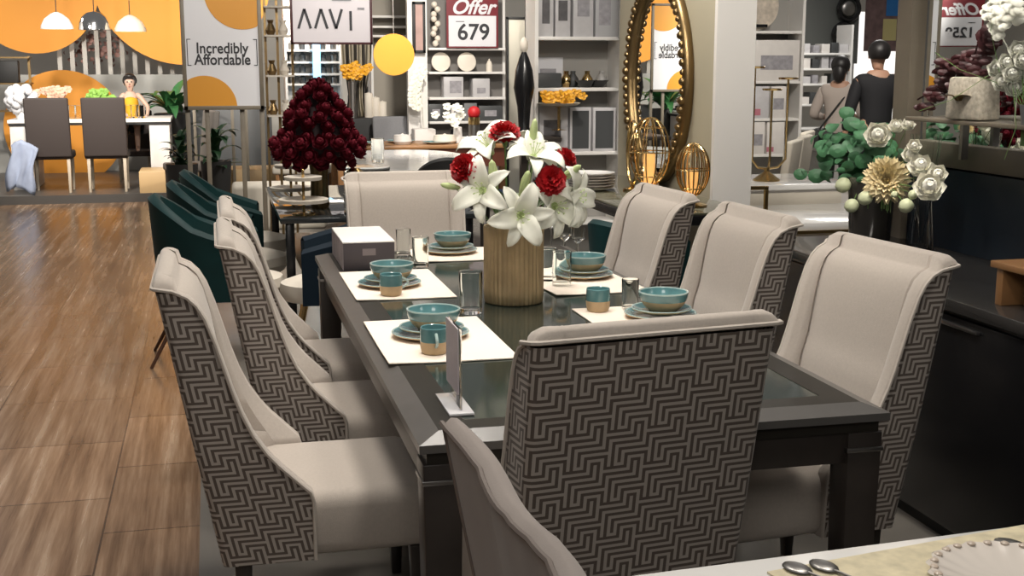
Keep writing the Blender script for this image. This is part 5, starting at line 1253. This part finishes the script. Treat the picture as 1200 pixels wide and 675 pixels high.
    V2[0] = (0, 0, .86); skinned('shirt', V2, [(i2[a], i2[c]) for a, c in E2], R2, top_m, t, root=0)
    keys = ['pel', 'hl', 'hr', 'kl', 'kr', 'al', 'ar']; V3 = [J[k][0] for k in keys]; R3 = [(.128, .168), .10, .10, .074, .074, .058, .058]
    skinned('trousers', V3, [(0, 1), (0, 2), (1, 3), (2, 4), (3, 5), (4, 6)], R3, leg_m, t, root=0)
    b = MB(); b.ball((-.008, 0, 1.672), .108, 16, 10, sc=(1.0, .96, 1.0))
    for v in list(b.bm.verts):
        if v.co.x > .055 and v.co.z < 1.72: v.co.x = .05
        if v.co.z < 1.60: v.co.z = 1.60 if hair_long is not True else v.co.z
    if hair_long is True: b.ball((-.075, 0, 1.585), .07, 12, 8, sc=(.75, 1, 1.5))
    b.build('hair', M['hair'], t, sharp=None)
    if bag:
        b = MB(); b.tube([(.05, -.17, 1.46), (.13, -.05, 1.25), (.10, .14, .98)], .010, 6); b.tube([(-.02, -.17, 1.47), (-.13, -.02, 1.25), (-.10, .18, .98)], .010, 6); b.build('bag_strap', M['matblack'], t)
        b = MB(); b.box((0, .22, .88), (.26, .09, .2), bev=.02); b.build('shoulder_bag', M['matblack'], t)
    return t
down = {'l': (None, (-.02, .25, 1.14), (.05, .27, .90), (.07, .26, .82)), 'r': (None, (-.02, -.25, 1.14), (.05, -.27, .90), (.07, -.26, .82))}
bent = {'l': (None, (-.04, .27, 1.13), (.20, .20, 1.10), (.27, .15, 1.12)), 'r': (None, (-.04, -.26, 1.14), (.18, -.2, 1.08), (.25, -.15, 1.10))}
pm_ = at(1031, 45, 10.9); pw_ = at(986, 63, 11.9)
person('person in black shirt with short dark hair, back turned, at the far right', (pm_.x, 10.9, 0), PI * .42, pm_.z / 1.79, M['shirtblack'], M['shirtblack'], down, False)
person('person in beige blouse with dark hair and strap bag, left of the one in black', (pw_.x, 11.9, 0), PI * .28, pw_.z / 1.79, M['blouse'], M['matblack'], bent, True, bag=True)
# child seated at the stage table
def child():
    c = at(152, 93, 16.95); s = .86
    t = thing('person', 'child in yellow sleeveless top and black skirt seated behind the white table', 'person', (c.x, 16.95, c.z - 1.09 * s), -PI / 2); t.scale = (s,) * 3
    skin = mat('child_skin', (.62, .42, .33), .5)
    J = [((0, 0, .45), (.10, .13)), ((.01, 0, .60), (.085, .11)), ((.03, 0, .76), (.09, .12)), ((.03, 0, .85), (.06, .09)), ((.04, 0, .91), .036), ((.055, 0, .96), .05), ((.065, 0, 1.04), .085), ((.055, 0, 1.10), .075),
         ((.02, .125, .85), .042), ((.10, .25, .68), .032), ((.24, .24, .56), .022), ((.30, .22, .56), (.016, .028)),
         ((.02, -.125, .85), .042), ((.12, -.18, .66), .032), ((.27, -.10, .58), .022), ((.33, -.07, .58), (.016, .028)),
         ((.05, .08, .42), .075), ((.36, .09, .42), .052), ((.38, .09, .10), .034), ((.47, .09, .06), .03), ((.05, -.08, .42), .075), ((.36, -.09, .42), .052), ((.38, -.09, .10), .034), ((.47, -.09, .06), .03)]
    E_ = [(0, 1), (1, 2), (2, 3), (3, 4), (4, 5), (5, 6), (6, 7), (3, 8), (8, 9), (9, 10), (10, 11), (3, 12), (12, 13), (13, 14), (14, 15), (0, 16), (16, 17), (17, 18), (18, 19), (0, 20), (20, 21), (21, 22), (22, 23)]
    V = [j[0] for j in J]; R = [j[1] for j in J]
    for hnd, sd in ((11, 1), (15, -1)):
        h_ = Vector(V[hnd])
        for f in range(4): V.append(tuple(h_ + Vector((.05 + .004 * (f % 2), .022 - .015 * f, -.004)))); R.append(.007); E_.append((hnd, len(V) - 1))
        V.append(tuple(h_ + Vector((.01, -sd * .04, 0)))); R.append(.008); E_.append((hnd, len(V) - 1))
    skinned('body', V, E_, R, skin, t, 0)
    skinned('yellow_top', [J[i][0] for i in (0, 1, 2, 3)], [(0, 1), (1, 2), (2, 3)], [(.125, .16), (.115, .145), (.13, .165), (.095, .135)], mat('yellow_cloth', (.80, .42, .02), .7), t, 0)
    skinned('black_skirt', [(0, 0, .45), (.05, .08, .43), (.30, .10, .43), (.05, -.08, .43), (.30, -.10, .43)], [(0, 1), (1, 2), (0, 3), (3, 4)], [(.12, .15), .095, .085, .095, .085], M['matblack'], t, 0)
    b = MB(); b.ball((.03, 0, 1.075), .105, 16, 10)
    for v in b.bm.verts:
        if v.co.x > .10 and v.co.z < 1.11: v.co.x = .06
    b.ball((-.03, 0, 1.13), .045, 10, 7)
    b.build('hair', M['hair'], t, sharp=None)
    b = MB(); b.ball((.15, 0, 1.03), .012, 8, 6); 
    for s_ in (-1, 1): b.ball((.05, s_ * .085, 1.03), .02, 8, 6, sc=(.6, .4, 1.2))
    b.build('nose_and_ears', skin, t)
    b = MB()
    for s_ in (-1, 1): b.ball((.138, s_ * .03, 1.055), .010, 8, 6)
    b.build('eyes', M['ink'], t); b = MB(); b.ball((.14, 0, .99), .011, 8, 6, sc=(.5, 1.8, .5)); b.build('mouth', mat('child_lips', (.5, .15, .13), .5), t)
child()
# 1259 offer sign, reflected by the big mirror
offer_sign('wine red Offer sign with a card reading 1259, seen reversed in the big mirror', -2.95, 1.80, -2.45, 2.40, 13.45, '1259', rz=.6)
# foreground table setting
pc = Vector((1.28, 1.70, .761))
placemat(0, 0, 1, 1, '') if False else None
b = MB(); o = placemat(.92, 1.49, 1.62, 1.91, 'pale gold patterned placemat on the white table in the foreground', .16); o.location.z = .7605; o.data.materials.clear(); o.data.materials.append(mat('gold_lace_mat', (.62, .55, .38), .6, noise=(28, .45))); o['group'] = 'foreground placemat'
t = thing('dinner_plate', 'white plate with scalloped beaded rim on the white table', 'plate', (1.27, 1.70, .765)); b = MB(); n_ = 120
rows = []
for r_, z_ in ((.001, 0), (.08, 0), (.13, .012), (.155, .018), (.15, .022), (.125, .016), (.085, .005), (.001, .004)):
    rows.append([((.92 * r_ * (1 + (.03 * math.cos(20 * 2 * PI * k / n_) if r_ > .12 else 0))) * math.cos(2 * PI * k / n_), (r_ * (1 + (.03 * math.cos(20 * 2 * PI * k / n_) if r_ > .12 else 0))) * .92 * math.sin(2 * PI * k / n_), z_) for k in range(n_)])
b.grid(rows, close=True); b.build('plate_body', mat('blush_porcelain', (.72, .66, .60), .2, coat=.4), t); b = MB()
for k in range(28): a = 2 * PI * k / 28; b.ball((.133 * math.cos(a), .133 * math.sin(a), .0215), .008, 8, 5, sc=(1, 1, .5))
b.build('beaded_rim', mat('beige_glaze', (.55, .46, .38), .3), t)
def cutlery(name, label, loc, rz, kind, group=None):
    t = thing(name, label, name, loc, rz, group); b = MB()
    b.tube([(0, 0, .004), (.06, 0, .007), (.13, 0, .004)], [.004, .0028, .003], 8); b.build('handle', M['steel'], t); b = MB()
    if kind == 'spoon': b.ball((.155, 0, .004), .02, 14, 8, sc=(1.5, 1, .28)); b.build('bowl', M['steel'], t)
    else:
        b.box((.15, 0, .004), (.03, .02, .002)); [b.box((.178, (k - 1.5) * .006, .004), (.035, .0025, .002)) for k in range(4)]; b.build('tines', M['steel'], t)
    return t
cutlery('spoon', 'dark spoon, left of two whose tips show at the bottom edge', (1.00, 1.70, .7645), PI * .62, 'spoon', 'spoons on the white table')
cutlery('spoon', 'dark spoon, right of two whose tips show at the bottom edge', (1.04, 1.695, .7645), PI * .6, 'spoon', 'spoons on the white table')
cutlery('fork', 'dark steel utensil lying at the right edge of the white table', (1.44, 1.72, .7645), PI * .66, 'spoon')

# ------------------------------------------------------------------ more of the shop's stock
M['lidgrey'] = mat('soft_grey_ceramic', (.34, .33, .32), .4)
def pot_proto(m, k=1.0, name='ceramic_vase', label='', cat='vase', loc=(0, 0, 0), group=None):
    t = thing(name, label, cat, loc, 0, group); b = MB(); b.lathe([(0, 0), (.035 * k, 0), (.06 * k, .05 * k), (.058 * k, .09 * k), (.025 * k, .14 * k), (.028 * k, .17 * k), (.022 * k, .17 * k), (0, .12 * k)], 20); b.build('vase_body', m, t); return t
# below the 679 unit: boxes on the bottom board
Y = 14.4; zz0 = at(550, 142, Y).z
for i, (pa, pb2, pt, m, lab) in enumerate([(503, 521, 122, M['boxdark'], 'dark carton at the left of the lowest visible shelf under the 679 sign'), (530, 541, 124, M['boxwhite'], 'narrow white carton on the lowest visible shelf under the 679 sign'), (545, 560, 121, M['slate'], 'slate grey carton on the lowest visible shelf under the 679 sign'), (562, 590, 124, M['boxdark'], 'wide dark carton on the lowest visible shelf under the 679 sign')]):
    a, _, c, zt_ = span(pa, pt, pb2, pt + 5, Y); carton(lab, a, zz0, c, zt_, Y + .05, .2, m, M['printgrey'], 'cartons on the lowest shelf under the 679 sign', (.5, .5, .5, .4))
# middle shelf behind the bouquet: bowls, bottle, small picture
Y = 10.05; zz0 = at(680, 103, 10.0).z
bw = thing('black_bowl', 'black bowl, left of two on the middle shelf behind the bouquet', 'bowl', (at(690, 100, Y).x, Y + .1, zz0)); b = MB(); b.lathe([(0, 0), (.04, 0), (.09, .06), (.085, .06), (.035, .008), (0, .008)], 24); b.build('bowl_body', M['black'], bw)
dup(bw, (at(706, 100, Y).x, Y + .12, zz0), 0, 'black bowl, right of two on the middle shelf behind the bouquet')
for i, px in enumerate((672, 680, 697, 714)):
    pot_proto([M['gold'], M['boxdark'], M['gold'], M['lidgrey']][i], .8, 'small_vase', ['small gold vase', 'small dark vase', 'small gold vase between the black bowls', 'small grey vase at the right end'][i] + ' on the middle shelf behind the bouquet', 'vase', (at(px, 100, Y).x, Y + .22, zz0))
t = thing('framed_print', 'small bright print leaning on the middle shelf behind the bouquet', 'picture', (at(652, 80, Y).x, Y + .27, zz0 + .02)); b = MB(); b.box((0, 0, .12), (.26, .012, .22)); b.build('print', M['paper'], t); b = MB(); b.box((0, -.008, .11), (.14, .004, .05)); b.build('picture_motif', M['printgrey'], t)
# things on the brown table
for i, (px, w_, h_, m, lab) in enumerate([(470, .10, .10, M['boxwhite'], 'white napkin stand at the left on the brown table'), (520, .13, .09, M['cream'], 'cream candle group at the centre of the brown table'), (536, .05, .17, M['white'], 'tall white candle on the brown table'), (548, .10, .06, M['white'], 'white sugar bowl on the brown table')]):
    c = at(px, 155, 13.4); b = MB(); b.lathe([(0, 0), (w_ * .8, 0), (w_, h_ * .3), (w_ * .9, h_), (w_ * .2, h_ * 1.05), (0, h_ * 1.2)], 20); simple(['napkin_stand', 'candle_group', 'pillar_candle', 'sugar_bowl'][i], lab, ['stand', 'candle', 'candle', 'bowl'][i], b, m, (c.x, 13.3 + .04 * i, .757))
# crystal glassware on a low glass table between the bouquet and the right wing chairs
t = thing('side_table', 'low mirrored side table holding crystal behind the gold vase', 'table', (1.86, 7.0, 0)); b = MB(); b.box((0, 0, .49), (.5, .7, .02), bev=.003); b.build('tabletop', M['steel'], t)
for sx in (-1, 1):
    for sy in (-1, 1): b = MB(); b.box((sx * .22, sy * .32, .24), (.025, .025, .48)); b.build('leg', M['chrome'], t)
for i, (x, y, h_) in enumerate([(1.70, 6.78, .22), (1.80, 6.9, .30), (1.92, 6.75, .24), (2.03, 6.85, .18), (1.74, 7.1, .34), (1.95, 7.15, .28)]):
    t = thing('crystal_goblet', ['short crystal goblet nearest the gold vase', 'tall crystal goblet behind the short one', 'crystal goblet at the front middle of the low table', 'smallest crystal goblet at the right of the low table', 'tallest crystal goblet at the back left', 'crystal goblet at the back right'][i], 'goblet', (x, y, .50), 0, 'crystal goblets on the low table')
    b = MB(); b.lathe([(0, 0), (.035, 0), (.006, .012), (.006, h_ * .5), (.04, h_ * .65), (.04, h_), (.036, h_), (.034, h_ * .67), (0, h_ * .58)], 20, rib=(10, .03)); b.build('goblet_body', M['glass'], t)
# stage: rack, black screen, more table ware
t = thing('gold_rack', 'gold tube rack at the left edge of the stage', 'rack', (at(8, 100, 17.3).x, 17.35, PLZ)); 
for s in (-1, 1): b = MB(); b.box((s * .28, 0, .80), (.03, .03, 1.6)); b.build('upright', M['darkgold'], t)
for z in (.9, 1.25, 1.58): b = MB(); b.box((0, 0, z), (.6, .3, .02)); b.build('rung', M['darkgold'], t)
b = MB(); b.box((0, 0, .14), (.30, .16, .28), bev=.01); simple('black_case', 'black box standing on the gold rack at the far left', 'box', b, M['matblack'], (at(25, 80, 17.35).x - .18, 17.35, PLZ + 1.26))
b = MB(); b.box((0, 0, .65), (1.1, .3, 1.3), bev=.01); simple('display_cabinet', 'tall pale cabinet behind the side chair left of the free-standing sign', 'cabinet', b, M['boxgrey'], (at(196, 110, 19.6).x, 19.8, 0))
# dark plants and a lamp behind the stand legs
for i, (px, py, Yp, s_) in enumerate([(252, 165, 13.5, 1), (212, 168, 13.2, .8)]):
    c = at(px, py, Yp); b = MB(); rr = random.Random(30 + i)
    for k in range(30): az = rr.uniform(0, 2 * PI); b.grid(rot_rows(petal_rows(rr.uniform(.2, .42) * s_, .045, rr.uniform(1.0, 2.0), .2, rr.uniform(.6, 1.35), n=7), az, (0, 0, rr.uniform(-.2, .25))))
    simple('potted_fern', ['dark leafy plant between the legs of the free-standing sign', 'smaller dark leafy plant left of the free-standing sign legs'][i], 'plant', b, mat('deep_green_leaf', (.012, .045, .016), .5), (c.x, Yp, .62), sharp=None)
    b = MB(); b.lathe([(0, 0), (.12, 0), (.16, .60), (.14, .6), (0, .55)], 24); simple('plant_pot', ['tall dark pot under the larger leafy plant behind the sign legs', 'tall dark pot under the smaller leafy plant'][i], 'pot', b, M['matblack'], (c.x, Yp, 0))
# cream ottomans and side furniture behind the rose tower
b = MB(); b.box((0, 0, .22), (.9, .5, .44), bev=.04, seg=3); simple('upholstered_bench', 'cream bench behind the gold rack and rose tower', 'bench', b, M['creamfab'], (.62, 12.6, 0))
# white candle lamps and arched headboard in the centre back
b = MB(); b.prism([(-.6, 0), (.6, 0), (.6, .45), (.35, .56), (0, .6), (-.35, .56), (-.6, .45)], -.04, .04, axis='y'); simple('arched_headboard', 'grey arched upholstered headboard under the small orange disc', 'headboard', b, M['greyfab'], (at(462, 110, 16.3).x, 16.3, .75))
b = MB(); b.box((0, 0, .375), (1.5, .5, .75), bev=.01); simple('display_cabinet', 'white cabinet carrying the grey headboard', 'cabinet', b, M['boxwhite'], (at(462, 110, 16.3).x, 16.3, 0))
for i, px in enumerate((432, 440, 448)):
    b = MB(); b.lathe([(0, 0), (.05, 0), (.05, .28 - .05 * i), (.01, .29 - .05 * i), (0, .3 - .05 * i)], 16); simple('pillar_candle', ['tall cream pillar candle beside the yellow flowers', 'middle cream pillar candle beside the yellow flowers', 'short cream pillar candle beside the yellow flowers'][i], 'candle', b, M['cream'], (at(px, 110, 14.8).x, 14.8, .98), 'pillar candles on the black cabinet')
# white orchid at the left post of the 679 unit
b = MB(); rr = random.Random(14)
for k in range(14):
    c = at(496 - 9 * math.sin(k / 13 * 2.2) - (0 if k % 2 else 3), 80 + k * 3.4, 14.06)
    for a in range(5): q = a * 2 * PI / 5; leaf_disc(b, c + Vector(((.034 * math.cos(q)), 0, .034 * math.sin(q))), .034, (-.3, -.9, .2), q, .8)
c = at(496, 130, 14.06); b.tube([(c.x, 14.06, .88), (c.x - .02, 14.06, 1.3), (c.x, 14.06, 1.55)], .005, 5)
simple('orchid_spray', 'white orchid spray left of the 679 shelf unit', 'flowers', b, M['lily'], sharp=None)
b = MB(); b.box((0, 0, .44), (.24, .24, .88), bev=.01); simple('plinth', 'white plinth under the orchid left of the 679 shelf unit', 'plinth', b, M['boxwhite'], (c.x, 14.06, 0))
